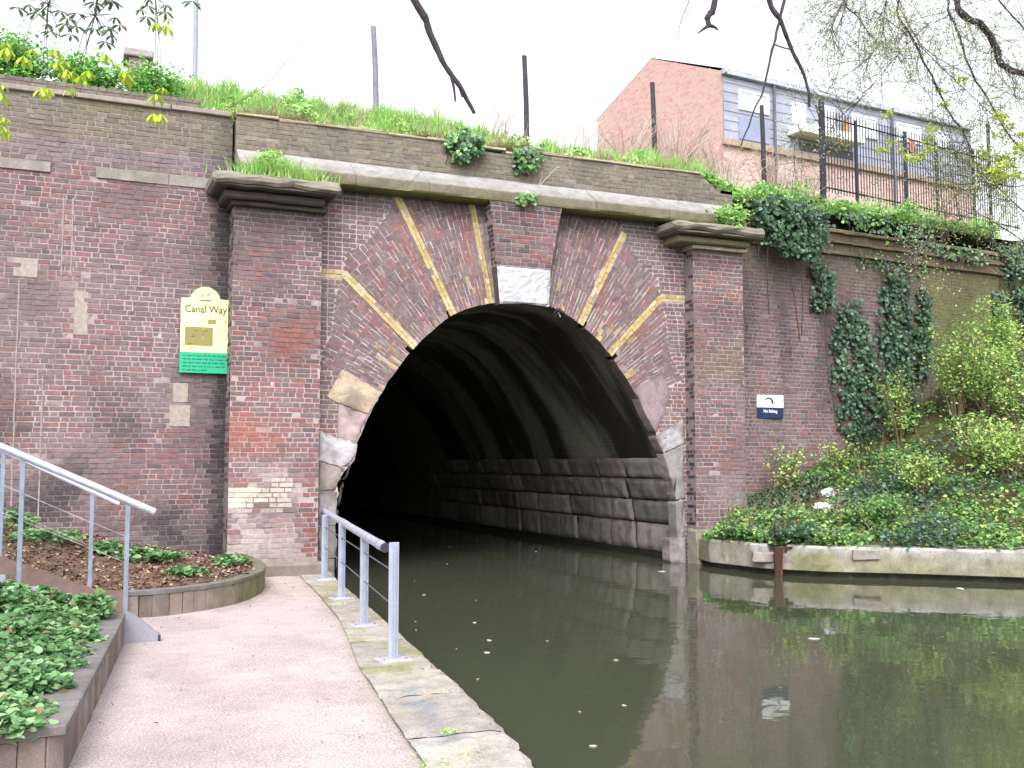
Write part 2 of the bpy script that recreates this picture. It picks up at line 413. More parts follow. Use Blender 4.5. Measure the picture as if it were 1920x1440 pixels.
def Rin(th, nt=True):
    r = interp(th, PR)+.012*N(th*14, 3)
    if nt and any(abs(th-k)*2.7 < .05 for k in notch): r += .11
    return r
BND = [(3.56, 3.45), (3.80, 3.9), (3.85, 4.5), (3.97, 4.85), (4.02, 5.25), (4.35, 5.45), (4.70, 5.95), (4.88, 6.45)]
def xb(z): return interp(z, [(b, a) for a, b in BND])
def rout(th):
    """how far the radial courses run: to the stepped boundary or the cornice"""
    d = (math.cos(th), math.sin(th)); best = min((6.44-CZ)/max(.05, d[1]), 3.46/max(.05, abs(d[0])))
    m = 1 if d[0] < 0 else -1
    for (x0, z0), (x1, z1) in zip(BND, BND[1:]):
        if m < 0: x0, x1 = 13.95-x0, 13.95-x1
        ax, az = x0-CX, z0-CZ; bx, bz = x1-x0, z1-z0
        den = d[0]*bz-d[1]*bx
        if abs(den) < 1e-9: continue
        t = (ax*bz-az*bx)/den; s_ = (ax*d[1]-az*d[0])/den
        if -1e-6 <= s_ <= 1.000001 and t > 0: best = min(best, t)
    return best
port = thing('tunnel_portal', 'brick canal tunnel mouth with radiating yellow brick bands and heavy cornice', 'tunnel portal', (7.1, 0, 0))
p = Pool(); mpA = planemap(YA)
def polmap(r, th, h): return (CX+r*math.cos(th), YA-h, CZ+r*math.sin(th))
TS, TE = R(22.5), R(158.2); dth = .0212; nC = int(round((TE-TS)/dth)); dth = (TE-TS)/nC
def colM(x, z, low=True):
    ws = [(6, PURPLE), (1.0, DARK), (1.5, RED), (.25, PALE), (.2, ORANGE)]
    return shade_col(pick(ws), x, z, st_mid)
for i in range(nC):
    t0 = TS+i*dth; tm = t0+dth/2; r1 = rout(tm); r = Rin(tm)
    isb = False
    redc = any(abs(tm-b-(.055 if b > 1.6 else -.055)) < dth*.7 for b in bands)
    hd = i % 2 == 0; first = True
    while r < r1-.03:
        L = .105 if hd else .215
        e = min(r1, r+L)
        if r1-e < .045: e = r1
        rm = (r+e)/2; jj = .0056/rm; xx, zz = CX+rm*math.cos(tm), CZ+rm*math.sin(tm)
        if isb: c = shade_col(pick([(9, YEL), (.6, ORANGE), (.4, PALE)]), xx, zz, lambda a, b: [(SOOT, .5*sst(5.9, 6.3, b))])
        elif first and rnd.random() < .55: c = shade_col(pick([(1.2, YEL), (3, PALE), (1.5, RED)]), xx, zz, st_mid)
        elif rm < 3.2 and rnd.random() < .05: c = mul(rnd.choice(YEL), .7)
        elif redc and rm < 4.4: c = shade_col(pick([(3, RED), (1, PURPLE)]), xx, zz, st_mid)
        else: c = colM(xx, zz)
        if any(abs(tm-b)*rm < (.045 if b != bands[2] else .03) for b in bands):
            r = e; hd = not hd; first = False; continue
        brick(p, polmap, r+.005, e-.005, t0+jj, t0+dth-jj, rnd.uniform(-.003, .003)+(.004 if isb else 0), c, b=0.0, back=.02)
        r = e; hd = (not hd) if hd else rnd.random() < .6; first = False
for b in bands:      # the yellow bands: two straight rows each
    hw_ = .066 if b != bands[2] else .05; cb, sb = math.cos(b), math.sin(b)
    mpb = lambda u, v, h, cb=cb, sb=sb: (CX+u*cb-v*sb, YA-h, CZ+u*sb+v*cb)
    for r0_ in (-hw_, 0):
        r = Rin(b, False)-.005; re_ = rout(b)
        while r < re_-.04:
            e = min(re_, r+rnd.choice((.108, .22, .22)))
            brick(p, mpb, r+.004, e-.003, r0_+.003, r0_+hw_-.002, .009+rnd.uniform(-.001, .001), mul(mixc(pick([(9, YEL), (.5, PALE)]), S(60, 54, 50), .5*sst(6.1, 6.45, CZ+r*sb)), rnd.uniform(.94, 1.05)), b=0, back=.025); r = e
def colMh(x, z):
    if 4.78 < z < 4.96: return shade_col(pick([(1, YEL)]), x, z, lambda a, b: []), .003
    ws = [(5, PURPLE), (1.6, DARK), (1.5, RED), (.25, PALE)]
    if z < 3.4: ws = [(3, PURPLE), (2, ORANGE), (1.5, RED), (.12, YEL), (.4, PALE)]
    return shade_col(pick(ws), x, z, st_mid), 0
def xin(z, left=True):
    for (x0, z0), (x1, z1) in zip(PROF, PROF[1:]):
        if left and x0 < CX and min(z0, z1) <= z <= max(z0, z1): return x0+(x1-x0)*(z-z0)/((z1-z0) or 1)
        if not left and x0 > CX and min(z0, z1) <= z <= max(z0, z1): return x0+(x1-x0)*(z-z0)/((z1-z0) or 1)
    return 3.9 if left else 10.4
zb = 3.49+.0715*0
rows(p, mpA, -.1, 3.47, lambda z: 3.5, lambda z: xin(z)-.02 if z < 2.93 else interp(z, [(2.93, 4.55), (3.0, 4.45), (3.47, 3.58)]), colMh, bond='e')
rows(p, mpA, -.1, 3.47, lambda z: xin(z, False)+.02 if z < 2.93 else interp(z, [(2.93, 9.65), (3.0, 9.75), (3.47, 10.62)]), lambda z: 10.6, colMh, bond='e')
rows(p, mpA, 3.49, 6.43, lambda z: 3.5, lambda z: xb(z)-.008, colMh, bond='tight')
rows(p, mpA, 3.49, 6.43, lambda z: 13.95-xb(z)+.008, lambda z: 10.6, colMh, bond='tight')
# mortar body behind the bricks, cut to the arch, and the reveal of the arch ring
nt_ = 700; nr = 26; vs = []; cs = []
def rbox(th):
    c, s_ = math.cos(th), math.sin(th); c = c or 1e-9; s_ = s_ or 1e-9
    tx = ((10.62 if c > 0 else 3.48)-CX)/c; tz = ((6.5 if s_ > 0 else -.3)-CZ)/s_
    return min(tx, tz)
for i in range(nt_+1):
    th = TH0+(TH1-TH0)*i/nt_; ri = Rin(th); ro = max(ri+.01, rbox(th))
    for j in range(nr+1):
        r = ri+(ro-ri)*j/nr; q = polmap(r, th, -.007); vs.append(q); c = S(196, 182, 183)
        for col, t in st_mid(q[0], q[2]): c = mixc(c, col, t*.8)
        cs.append(mul(c, 1+.12*N(q[0]*5, q[2]*5)))
p.add(vs, [(i*(nr+1)+j, (i+1)*(nr+1)+j, (i+1)*(nr+1)+j+1, i*(nr+1)+j+1) for i in range(nt_) for j in range(nr)], cs)
vs = []; cs = []
for i in range(nt_+1):
    th = TH0+(TH1-TH0)*i/nt_; ri = Rin(th)
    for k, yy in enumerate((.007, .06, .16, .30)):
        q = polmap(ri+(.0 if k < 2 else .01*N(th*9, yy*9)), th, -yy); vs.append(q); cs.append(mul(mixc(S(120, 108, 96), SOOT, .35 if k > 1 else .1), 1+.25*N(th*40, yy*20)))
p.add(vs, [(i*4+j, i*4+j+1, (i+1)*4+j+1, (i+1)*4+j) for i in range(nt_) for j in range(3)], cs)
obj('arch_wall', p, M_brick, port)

# barrel of the tunnel
vs = []; fs = []; uvs = []
def resamp(P, n):
    d = [0]
    for a, b in zip(P, P[1:]): d.append(d[-1]+math.hypot(b[0]-a[0], b[1]-a[1]))
    out = []
    for i in range(n+1):
        s_ = d[-1]*i/n
        out.append((interp(s_, list(zip(d, [q[0] for q in P]))), interp(s_, list(zip(d, [q[1] for q in P]))), s_))
    return out
SP = resamp(SM, 90); ys = [.55]+[.9+.5*i for i in range(30)]+[16+2*i for i in range(24)]
for y in ys:
    for x, z, s_ in SP:
        k = 1.018 if y > .5 else 1; dx, dz = x-CX, z-CZ; rr = 1+.004*N(y*.8, s_*.8, 4)*3
        vs.append((CX+dx*k*rr, y, CZ+dz*k*rr)); uvs.append((y, s_))
m = len(SP)
for i in range(len(ys)-1):
    for j in range(m-1): fs.append((i*m+j, (i+1)*m+j, (i+1)*m+j+1, i*m+j+1))
fs.append(tuple((len(ys)-1)*m+j for j in range(m)))
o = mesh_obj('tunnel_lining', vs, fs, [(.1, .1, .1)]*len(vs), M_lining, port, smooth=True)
ul = o.data.uv_layers.new(name='UV')
for lp in o.data.loops: ul.data[lp.index].uv = uvs[lp.vertex_index]
# the reveal meets the lining: ring of rough masonry
p = Pool(); vs = []; cs = []
for i in range(301):
    th = TH0+(TH1-TH0)*i/300
    a = Rin(th, False)+.12; b = interp(th, polar(SM))*1.018
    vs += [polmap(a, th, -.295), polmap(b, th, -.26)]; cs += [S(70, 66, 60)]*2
# stone courses of the lining, both sides
def sidemap(right):
    pts = [q for q in SM if (q[0] > CX) == right and q[1] < 3.7]
    if right: pts = pts[::-1]
    d = [0]
    for a, b in zip(pts, pts[1:]): d.append(d[-1]+math.hypot(b[0]-a[0], b[1]-a[1]))
    X = list(zip(d, [q[0] for q in pts])); Z = list(zip(d, [q[1] for q in pts]))
    def mp(u, v, h):
        x, z = interp(v, X), interp(v, Z); x2, z2 = interp(v+.05, X), interp(v+.05, Z)
        tx, tz = x2-x, z2-z; l = math.hypot(tx, tz) or 1; nx, nz = (-tz/l, tx/l) if right else (tz/l, -tx/l)
        # normal towards the inside
        return (x+nx*h, u, z+nz*h)
    return mp
def stoneblock(pool, mp, u0, u1, v0, v1, h, col, rb=.035, n=5):
    vs = []; cs = []; sx = rnd.uniform(0, 99)
    for i in range(n*2+1):
        for j in range(n+1):
            a, b = i/(n*2), j/n; u = u0+(u1-u0)*a; v = v0+(v1-v0)*b
            e = min(min(a, 1-a)*(u1-u0), min(b, 1-b)*(v1-v0)); k = min(1, e/rb)
            hh = h-.05+.05*math.sqrt(1-(1-k)**2)+.035*N(u*3.5+sx, v*4, 1)+.012*N(u*14+sx, v*14)
            vs.append(mp(u+.008*N(u*9, v*9, sx), v+.008*N(v*9, u*9, sx), hh)); cs.append(mul(col, 1+.5*N(u*4.5, v*.7, 3)+.2*N(u*11+sx, v*3)))
    fs = [(i*(n+1)+j, (i+1)*(n+1)+j, (i+1)*(n+1)+j+1, i*(n+1)+j+1) for i in range(n*2) for j in range(n)]
    pool.add(vs, fs, cs)
LST = [S(122, 118, 118), S(112, 106, 104), S(136, 126, 120), S(96, 98, 88), S(128, 118, 110), S(104, 92, 84), S(146, 142, 144)]
for right in (True, False):
    mp = sidemap(right)
    lev = [(.42, .97), (.97, 1.42), (1.42, 1.86), (1.86, 2.28), (2.28, 2.66)]
    for k, (a, b) in enumerate(lev):
        u = .33+rnd.uniform(0, .1)*(k % 2)
        umax = 14 if k < 4 else 0
        while u < umax:
            L = rnd.uniform(.8, 1.9)
            c = rnd.choice(LST)
            c = mixc(c, S(72, 84, 56), .55*sst(.0, .4, N(u*1.3, b*1.5, 7)))
            stoneblock(p, mp, u, u+L-.02, a+.010+rnd.uniform(-.004, .008), b-.012, .065 if u > .6 else .055, mul(mixc(c, S(118, 112, 108), .5), 1.25*rnd.uniform(.85, 1.15)), n=8)
            u += L
    # dark undercut plinth at water level
    vs2 = []
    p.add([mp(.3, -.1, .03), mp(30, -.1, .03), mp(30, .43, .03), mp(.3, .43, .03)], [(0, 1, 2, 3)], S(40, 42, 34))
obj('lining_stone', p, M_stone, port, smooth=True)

# dressed stones of the arch
def dressed(name, pts_px, col, y=YA, proud=.014, deep=.25, rough=.03, label=None):
    P = [U(a, b, y=y) for a, b in pts_px]; q = [(v.x, v.z) for v in P]
    n0 = len(q); ring = []
    for i in range(n0):
        a, b = q[i], q[(i+1) % n0]; m = max(2, int(math.hypot(b[0]-a[0], b[1]-a[1])/.06))
        for k in range(m):
            t = k/m; ring.append((a[0]+(b[0]-a[0])*t+rough*N(a[0]*7+t*5, a[1]*7), a[1]+(b[1]-a[1])*t+rough*N(a[1]*5+t*5, a[0]*5, 2)))
    cx = sum(r[0] for r in ring)/len(ring); cz = sum(r[1] for r in ring)/len(ring); n = len(ring)
    vs = []; cs = []; lay = [(1.0, -deep), (1.0, proud*.1), (.985, proud*.9), (.96, proud), (.7, proud+.002), (.4, proud+.002), (.15, proud+.002)]
    for s_, h in lay:
        for r in ring:
            x = cx+(r[0]-cx)*s_; z = cz+(r[1]-cz)*s_
            vs.append((x, y-h-(.022*N(x*9, z*9, 4)+.010*N(x*25, z*25) if h > 0 else 0), z)); cs.append(mul(mixc(col, S(118, 106, 100), .6*sst(.0, .4, N(x*3, z*3, 8)+.3*N(x*11, z*11, 8))+.3*(s_ > .95)), 1+.12*N(x*6, z*6)))
    fs = []
    for l in range(len(lay)-1):
        for i in range(n): fs.append((l*n+i, (l+1)*n+i, (l+1)*n+(i+1) % n, l*n+(i+1) % n))
    fs.append(tuple((len(lay)-1)*n+i for i in range(n))[::-1])
    pl = Pool(); pl.add(vs, fs, cs); o = obj(name, pl, M_stone, port, smooth=True)
    if label: o['label'] = label
    return o
WH = S(202, 197, 203); CRM = S(202, 182, 160); PNK = S(188, 166, 166)
dressed('arch_stone', [(640, 693), (665, 704), (715, 736), (708, 752), (690, 776), (668, 770), (612, 745)], CRM, label='large cream block, left of the arch')
dressed('arch_stone', [(633, 758), (672, 772), (690, 777), (676, 806), (666, 832), (632, 820)], PNK, label='pink block, left of the arch')
dressed('arch_stone', [(598, 808), (632, 820), (670, 832), (668, 850), (654, 869), (640, 876), (598, 863)], WH, label='white block, left of the arch')
dressed('arch_stone', [(598, 865), (640, 878), (638, 898), (627, 918), (598, 920)], S(166, 152, 148))
dressed('arch_stone', [(598, 922), (627, 920), (632, 940), (631, 960), (629, 984), (598, 984)], S(160, 154, 156))
dressed('arch_stone', [(598, 986), (629, 986), (631, 1020), (628, 1046), (598, 1046)], S(156, 148, 144))
dressed('arch_stone', [(598, 1048), (628, 1048), (626, 1092), (598, 1092)], S(140, 134, 130))
dressed('arch_stone', [(1200, 720), (1241, 694), (1256, 739), (1230, 812), (1212, 780), (1192, 735)], S(162, 142, 146), label='pink block, right of the arch')
dressed('arch_stone', [(1228, 819), (1281, 786), (1281, 832), (1243, 849)], S(182, 177, 182), label='white block, right of the arch')
dressed('arch_stone', [(1244, 851), (1281, 834), (1283, 935), (1268, 938), (1258, 900)], S(160, 154, 152))
dressed('arch_stone', [(1266, 941), (1283, 937), (1285, 1052), (1270, 1050)], S(150, 142, 138))
dressed('arch_stone', [(1254, 1010), (1284, 1008), (1286, 1058), (1256, 1055)], S(166, 160, 162), proud=.02)

# ---------------- piers
def pier(x0, x1, zb0, colf, stn, capx0, capx1, lab, mossy):
    P = Pool()
    rows(P, planemap(0), -.1, 5.79, lambda z: x0, lambda z: x1, colf, hvar=.004)
    wallgrid(P, planemap(0), x0-.0, x1+.0, -.3, 5.8, MORT, stn)
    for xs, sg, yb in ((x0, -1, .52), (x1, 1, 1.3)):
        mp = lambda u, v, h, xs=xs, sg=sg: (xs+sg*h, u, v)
        rows(P, mp, -.1, 5.79, lambda z: .012, lambda z: yb-.01, lambda u, v: (mul(colf(xs, v)[0], .38) if sg < 0 else colf(xs, v)[0], 0), keep=None)  # left return multiplied darker than the other faces
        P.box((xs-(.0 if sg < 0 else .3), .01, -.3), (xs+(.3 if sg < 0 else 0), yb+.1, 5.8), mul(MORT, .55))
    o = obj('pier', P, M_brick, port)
    K = Pool(); cols = [S(84, 78, 70), S(132, 122, 108), S(76, 70, 64)]
    # stepped mouldings under the slab, worn
    def slab(a, b, z0, z1, yf, col, bev, jit, seg=.22):
        n = max(2, int((b-a)/seg)); vs = []; cs = []
        prof = [(yf+bev, z0), (yf, z0+bev*.8), (yf, z1-bev*1.2), (yf+bev*1.3, z1), (.6, z1+.02), (.6, z0)]
        xs = [a]+[a+bev]+[a+(b-a)*i/n for i in range(1, n)]+[b-bev, b]
        m = len(prof)
        for i, xx in enumerate(xs):
            end = i in (0, len(xs)-1); ox = rnd.uniform(0, 9)
            for k, (yy, zz) in enumerate(prof):
                if end: yy = min(.6, yy+bev); zz = zz+(bev*.6 if zz < (z0+z1)/2 else -bev*.6)
                j = jit*N(xx*4+ox*.02, zz*6, yy*3) if k < 4 else 0
                vs.append((xx, yy+j, zz+j*.8)); cs.append(mul(col, 1+.25*N(xx*5, zz*5, k)))
        fs = [(i*m+k, (i+1)*m+k, (i+1)*m+(k+1) % m, i*m+(k+1) % m) for i in range(len(xs)-1) for k in range(m)]
        fs += [tuple(range(m)), tuple((len(xs)-1)*m+k for k in range(m))[::-1]]
        K.add(vs, fs, cs)
    ov = .36
    slab(capx0, capx1, 6.05, 6.21, -.43, S(140, 134, 122), .05, .07)
    slab(capx0+.07, capx1-.07, 6.01, 6.046, -.37, S(110, 104, 92) if mossy else S(84, 80, 74), .012, .03)
    slab(capx0+.2, capx1-.2, 5.87, 6.006, -.2, S(128, 120, 96) if mossy else cols[0], .03, .025)
    slab(x0-.06, x1+.06, 5.79, 5.866, -.09, S(176, 168, 150) if mossy else cols[2], .012, .012)
    c = obj('pier_cap', K, M_stone, o, smooth=False)
    return o
def colPL(x, z):
    f = sst(3.9, 4.5, z)
    ws = [(2+3*f, PURPLE), (3.2*(1-f)+1.2, RED), (1.3, DARK), (.5*(1-f), ORANGE), (.06, PALE)]
    if z < 1.2: ws = [(3, PURPLE), (1.5, RED), (1, PALE), (.6, ORANGE)]
    c = shade_col(pick(ws), x, z, st_pierL)
    if x > 3.3 and .35 < z < 1.6: c = shade_col(pick([(4, RED), (1, PURPLE)]), x, z, lambda a, b: [])
    dh = -rnd.uniform(0, .006) if z < 4.4 and rnd.random() < .35 else 0
    return c, dh
def st_pierR(x, z):
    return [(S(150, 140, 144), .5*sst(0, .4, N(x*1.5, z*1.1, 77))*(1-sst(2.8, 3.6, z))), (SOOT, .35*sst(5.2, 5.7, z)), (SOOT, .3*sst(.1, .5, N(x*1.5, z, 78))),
            (S(112, 108, 76), .3*sst(3.2, 3.5, z)*(1-sst(3.8, 4.2, z)))]
def colPR(x, z):
    ws = [(4, PURPLE), (1.6+1.4*sst(4.2, 4.6, z)*(1-sst(5.2, 5.5, z)), RED), (1, DARK), (.5, ORANGE)]
    return shade_col(pick(ws), x, z, st_pierR), (-rnd.uniform(0, .005) if rnd.random() < .2 and z < 3.2 else 0)
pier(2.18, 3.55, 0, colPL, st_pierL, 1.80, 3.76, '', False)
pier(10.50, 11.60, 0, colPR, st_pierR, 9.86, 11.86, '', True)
# rendered plinth of the left pier
P = Pool(); P.box((2.3, -.07, -.2), (3.62, .1, .30), S(142, 130, 122), .03, .02); obj('plinth', P, M_conc, port)
P = Pool(); P.box((10.42, -.14, -.2), (11.75, .2, .62), S(150, 142, 130), .03, .02); obj('plinth', P, M_conc, port)

# ---------------- keystone pilaster (leans out towards the cornice)
ykf = lambda z: interp(z, [(4.56, .10), (6.4, -.01)])
_kl = [U(938, 568, y=.10), U(932, 498, y=.07), U(919, 374, y=0)]; _kr = [U(1030, 570, y=.10), U(1033, 500, y=.07), U(1055, 385, y=0)]
xkl = lambda z: interp(z, [(q.z, q.x) for q in _kl]); xkr = lambda z: interp(z, [(q.z, q.x) for q in _kr])
ZK = _kl[1].z
P = Pool(); mpK = lambda u, v, h: (u, ykf(v)-h, v)
rows(P, mpK, ZK+.02, 6.36, xkl, xkr, lambda x, z: (shade_col(pick([(5, PURPLE), (1.5, DARK), (1.5, RED)]), x, z, lambda a, b: [(SOOT, .3*sst(5.7, 6.2, b))]), 0), hvar=.003)
vs = []; cs = []
for i in range(31):
    z = ZK+(6.36-ZK)*i/30
    for xx, yy in ((xkl(z)+.002, YA), (xkl(z)+.002, ykf(z)+.008), (xkr(z)-.002, ykf(z)+.008), (xkr(z)-.002, YA)):
        vs.append((xx, yy, z)); cs.append(mul(MORT, .8))
P.add(vs, [(i*4+j, i*4+j+1, (i+1)*4+j+1, (i+1)*4+j) for i in range(30) for j in range(3)], cs)
for sg in (-1, 1):
    mps = lambda u, v, h, sg=sg: ((xkl(v)-h) if sg < 0 else (xkr(v)+h), u, v)
    rows(P, mps, ZK+.02, 6.36, lambda z: ykf(z)+.012, lambda z: YA-.01, lambda x, z: (shade_col(rnd.choice(DARK), x, z, lambda a, b: [(SOOT, .5)]), 0))  # side bricks darker than the front, mixed towards the soot tone
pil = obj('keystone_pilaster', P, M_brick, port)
P = Pool(); n = 14; vs = []; cs = []
for i in range(n+1):
    for j in range(n+1):
        z = _kl[0].z-.01+(ZK+.01-_kl[0].z)*j/n; a = i/n; e = min(min(a, 1-a)*.95, min(j/n, 1-j/n)*.66)
        x = xkl(z)+(xkr(z)-xkl(z))*a
        if j == 0: z += .03*(1-abs(2*a-1))
        vs.append((x, ykf(z)-.01+.03*(1-min(1, e/.04))**2-.014*N(x*14, z*14)-.008*N(x*33, z*33), z)); cs.append(mul(S(204, 202, 210), 1+.12*N(x*9, z*9)))
P.add(vs, [(i*(n+1)+j, (i+1)*(n+1)+j, (i+1)*(n+1)+j+1, i*(n+1)+j+1) for i in range(n) for j in range(n)], cs)
m0 = n+1; e1 = [i*m0 for i in range(m0)]; L_ = [j for j in range(m0)]; Rr = [n*m0+j for j in range(m0)]; T = [i*m0+n for i in range(m0)]
base = len(P.v)
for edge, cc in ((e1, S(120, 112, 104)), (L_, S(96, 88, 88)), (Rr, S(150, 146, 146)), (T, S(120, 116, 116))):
    a = [P.v[k] for k in edge]; bb = [(q[0], YA+.1, q[2]) for q in a]; k = len(a)
    P.add(a+bb, [(i, i+1, k+i+1, k+i) for i in range(k-1)], cc)
obj('keystone', P, M_stone, port)

# ---------------- cornice
P = Pool(); x = 2.25; CO = []
while x < 11.6:
    e = min(11.6, x+rnd.uniform(1.1, 1.9)); CO.append((x, e)); x = e
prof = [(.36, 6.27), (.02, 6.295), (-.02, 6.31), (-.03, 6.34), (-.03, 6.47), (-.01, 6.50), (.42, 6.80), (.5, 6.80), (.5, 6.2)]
for a, e in CO:
    nn = max(2, int((e-a)/.12)); vs = []; cs = []; m = len(prof); dz = rnd.uniform(-.006, .006)
    for i in range(nn+1):
        xx = a+.004+(e-a-.008)*i/nn
        for k, (yy, zz) in enumerate(prof):
            j = .014*N(xx*2.5, zz*5, k)+.008*N(xx*9, k) if 0 < k < 6 else 0
            vs.append((xx, yy+j, zz+j*.7+dz))
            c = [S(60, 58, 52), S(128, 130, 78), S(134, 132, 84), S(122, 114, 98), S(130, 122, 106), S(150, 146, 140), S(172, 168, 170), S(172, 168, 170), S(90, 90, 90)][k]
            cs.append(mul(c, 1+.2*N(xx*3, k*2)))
    P.add(vs, [(i*m+k, (i+1)*m+k, (i+1)*m+(k+1) % m, i*m+(k+1) % m) for i in range(nn) for k in range(m)]+[tuple(range(m)), tuple(nn*m+k for k in range(m))[::-1]], cs)
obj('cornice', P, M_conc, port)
# ---------------- parapet over the portal
YP = .42; P = Pool()
ztop = lambda x: 7.36+.015*N(x*1.1, 8)-(.32*sst(10.9, 11.5, x))-(.07*sst(6.35, 6.5, x)*(1-sst(7.2, 7.4, x)))
rows(P, planemap(YP), 6.66, 7.37, lambda z: 2.24, lambda z: 11.7, lambda x, z: (shade_col(pick([(7, OLIVE), (1.5, DARK), (1.5, PURPLE), (.8, PALE)]), x, z, st_para), (-rnd.uniform(0, .005) if rnd.random() < .4 else 0)), keep=lambda u, v: v < ztop(u))
vs = []; cs = []
for i in range(190):
    x = 2.24+9.46*i/189
    for yy, zz in ((YP+.007, 6.6), (YP+.007, 6.85), (YP+.007, 7.1), (YP+.007, ztop(x)-.01), (YP+.45, ztop(x)-.01), (YP+.45, 6.6)):
        vs.append((x, yy, zz)); cs.append(mul(S(140, 132, 118), 1+.2*N(x*3, zz*5)))
P.add(vs, [(i*6+j, (i+1)*6+j, (i+1)*6+j+1, i*6+j+1) for i in range(189) for j in range(5)], cs)
P.box((2.235, YP+.02, 6.5), (2.3, YP+.4, 7.3), S(90, 80, 76))
par = obj('parapet', P, M_brick, port)
P = Pool(); x = 2.24
while x < 10.9:
    e = x+rnd.uniform(.4, .9)
    P.box((x, YP-.03+rnd.uniform(-.01, .01), ztop(x)-.005), (e-.01, YP+.3, ztop(x)+.04), S(176, 164, 138), .01, .008)
    x = e
obj('parapet_coping', P, M_stone, par)
# iron bracket debris hanging at the arch
P = Pool(); b0 = U(1048, 580, y=YA-.03)
for k in range(9):
    q = b0+Vector((rnd.uniform(-.1, .1), rnd.uniform(-.08, 0), rnd.uniform(-.08, .08)))
    P.tube([b0, q, q+Vector((rnd.uniform(-.06, .06), 0, rnd.uniform(-.1, .03)))], [.012, .01, .006], S(40, 40, 62), 5)
P.tube([b0+Vector((0, .05, -.02)), b0+Vector((.02, -.02, -.14))], .008, S(190, 185, 190), 5)
tag(obj('cable_tangle', P, M_paint), 'dark tangle of wire hanging on the arch right of the keystone', 'wire')

# ================================================================== right wing wall
def YR(x): return 1.2+.085*(x-12)
WE = 20.5
wr = thing('brick_wall', 'right-hand brick retaining wall streaked green, with ivy and moulded coping', 'wall', (16, 1.5, 0))
P = Pool(); mpR = lambda u, v, h: (u, YR(u)-h, v)
def colR(x, z):
    g = sst(16.8, 17.8, x)
    ws = [(5, PURPLE), (1.3*(1-g)+.9*(1-sst(2.8, 3.4, z)), RED), (2, DARK), (.4, PALE), (3*g, OLIVE)]
    return shade_col(pick(ws), x, z, st_right), 0
rows(P, mpR, .3, 6.3, lambda z: 11.5, lambda z: 27, colR)
wallgrid(P, mpR, 11.5, 27, .2, 6.32, mul(MORT, .9), st_right, .08)
obj('brickwork', P, M_brick, wr)
P = Pool()
for (z0, z1, yo, c) in ((6.31, 6.40, -.09, S(118, 104, 88)), (6.40, 6.56, -.03, S(112, 100, 84)), (6.56, 6.63, -.10, S(128, 114, 96)), (6.63, 6.78, -.05, S(116, 104, 88)), (6.78, 6.86, -.13, S(136, 124, 104))):
    x = 11.7
    while x < WE:
        e = min(WE, x+rnd.uniform(.5, .9)); ym = YR((x+e)/2)
        P.box((x, ym+yo, z0), (e-.006, ym+.5, z1-.004), mul(c, rnd.uniform(.85, 1.12)), .012, .008, rz=.06); x = e
obj('coping', P, M_stone, wr)

# ================================================================== water, ground, path
P = Pool(); P.grid(lambda a, b: (-2+90*a, -50+96*b, 0), 4, 4, lambda q: (.05, .05, .03))
struct(obj('canal_water', P, M_water))
P = Pool(); P.grid(lambda a, b: (-300+600*a, -300+600*b, -1.2), 4, 4, lambda q: S(80, 75, 60)); struct(obj('ground', P, M_soil))
EDGE = [(-3.5, -30), (1.2, -15), (2.51, -10.58), (2.68, -9.76), (2.80, -8.9), (2.90, -8.2), (2.93, -7.7), (3.11, -6.22), (3.36, -3.92), (3.60, -1.6), (3.74, -.45), (3.86, .3)]
INN = [(-4.3, -30), (.45, -15), (1.94, -10.33), (2.06, -9.3), (2.2, -8.3), (2.33, -7.3), (2.54, -6.2), (2.81, -4.60), (3.12, -1.9), (3.2, -.9), (3.3, -.1)]
def ex(y): return interp(y, [(b, a) for a, b in EDGE])
def ix(y): return interp(y, [(b, a) for a, b in INN])
PZ = .10
P = Pool()
def pathf(a, b):
    y = -30+30.6*b; x1 = ix(y)+.12*a+.03*N(y*2.5, 1); x0 = -7
    x = x0+(x1-x0)*a; return (x, y, PZ+.006*N(x*1.1, y*1.1)+.004*N(x*4, y*4)-(.012*sst(.96, 1, a)))
def gravcol(q):
    c = S(203, 187, 187)
    c = mixc(c, S(200, 178, 166), .4*sst(-4.5, -1.2, q[1])); c = mixc(c, S(172, 154, 148), .4*sst(.0, .35, N(q[0]*1.6, q[1]*.8, 55)+.25*N(q[0]*6, q[1]*6))); c = mixc(c, S(180, 168, 162), .35*sst(0, .4, N(q[0]*.9, q[1]*.9, 12)))
    return mixc(c, S(176, 168, 150), .6*sst(ix(q[1])-.25, ix(q[1])+.05, q[0]+.1*N(q[1]*4, 3)))
P.grid(pathf, 90, 240, gravcol); struct(obj('path', P, M_gravel))
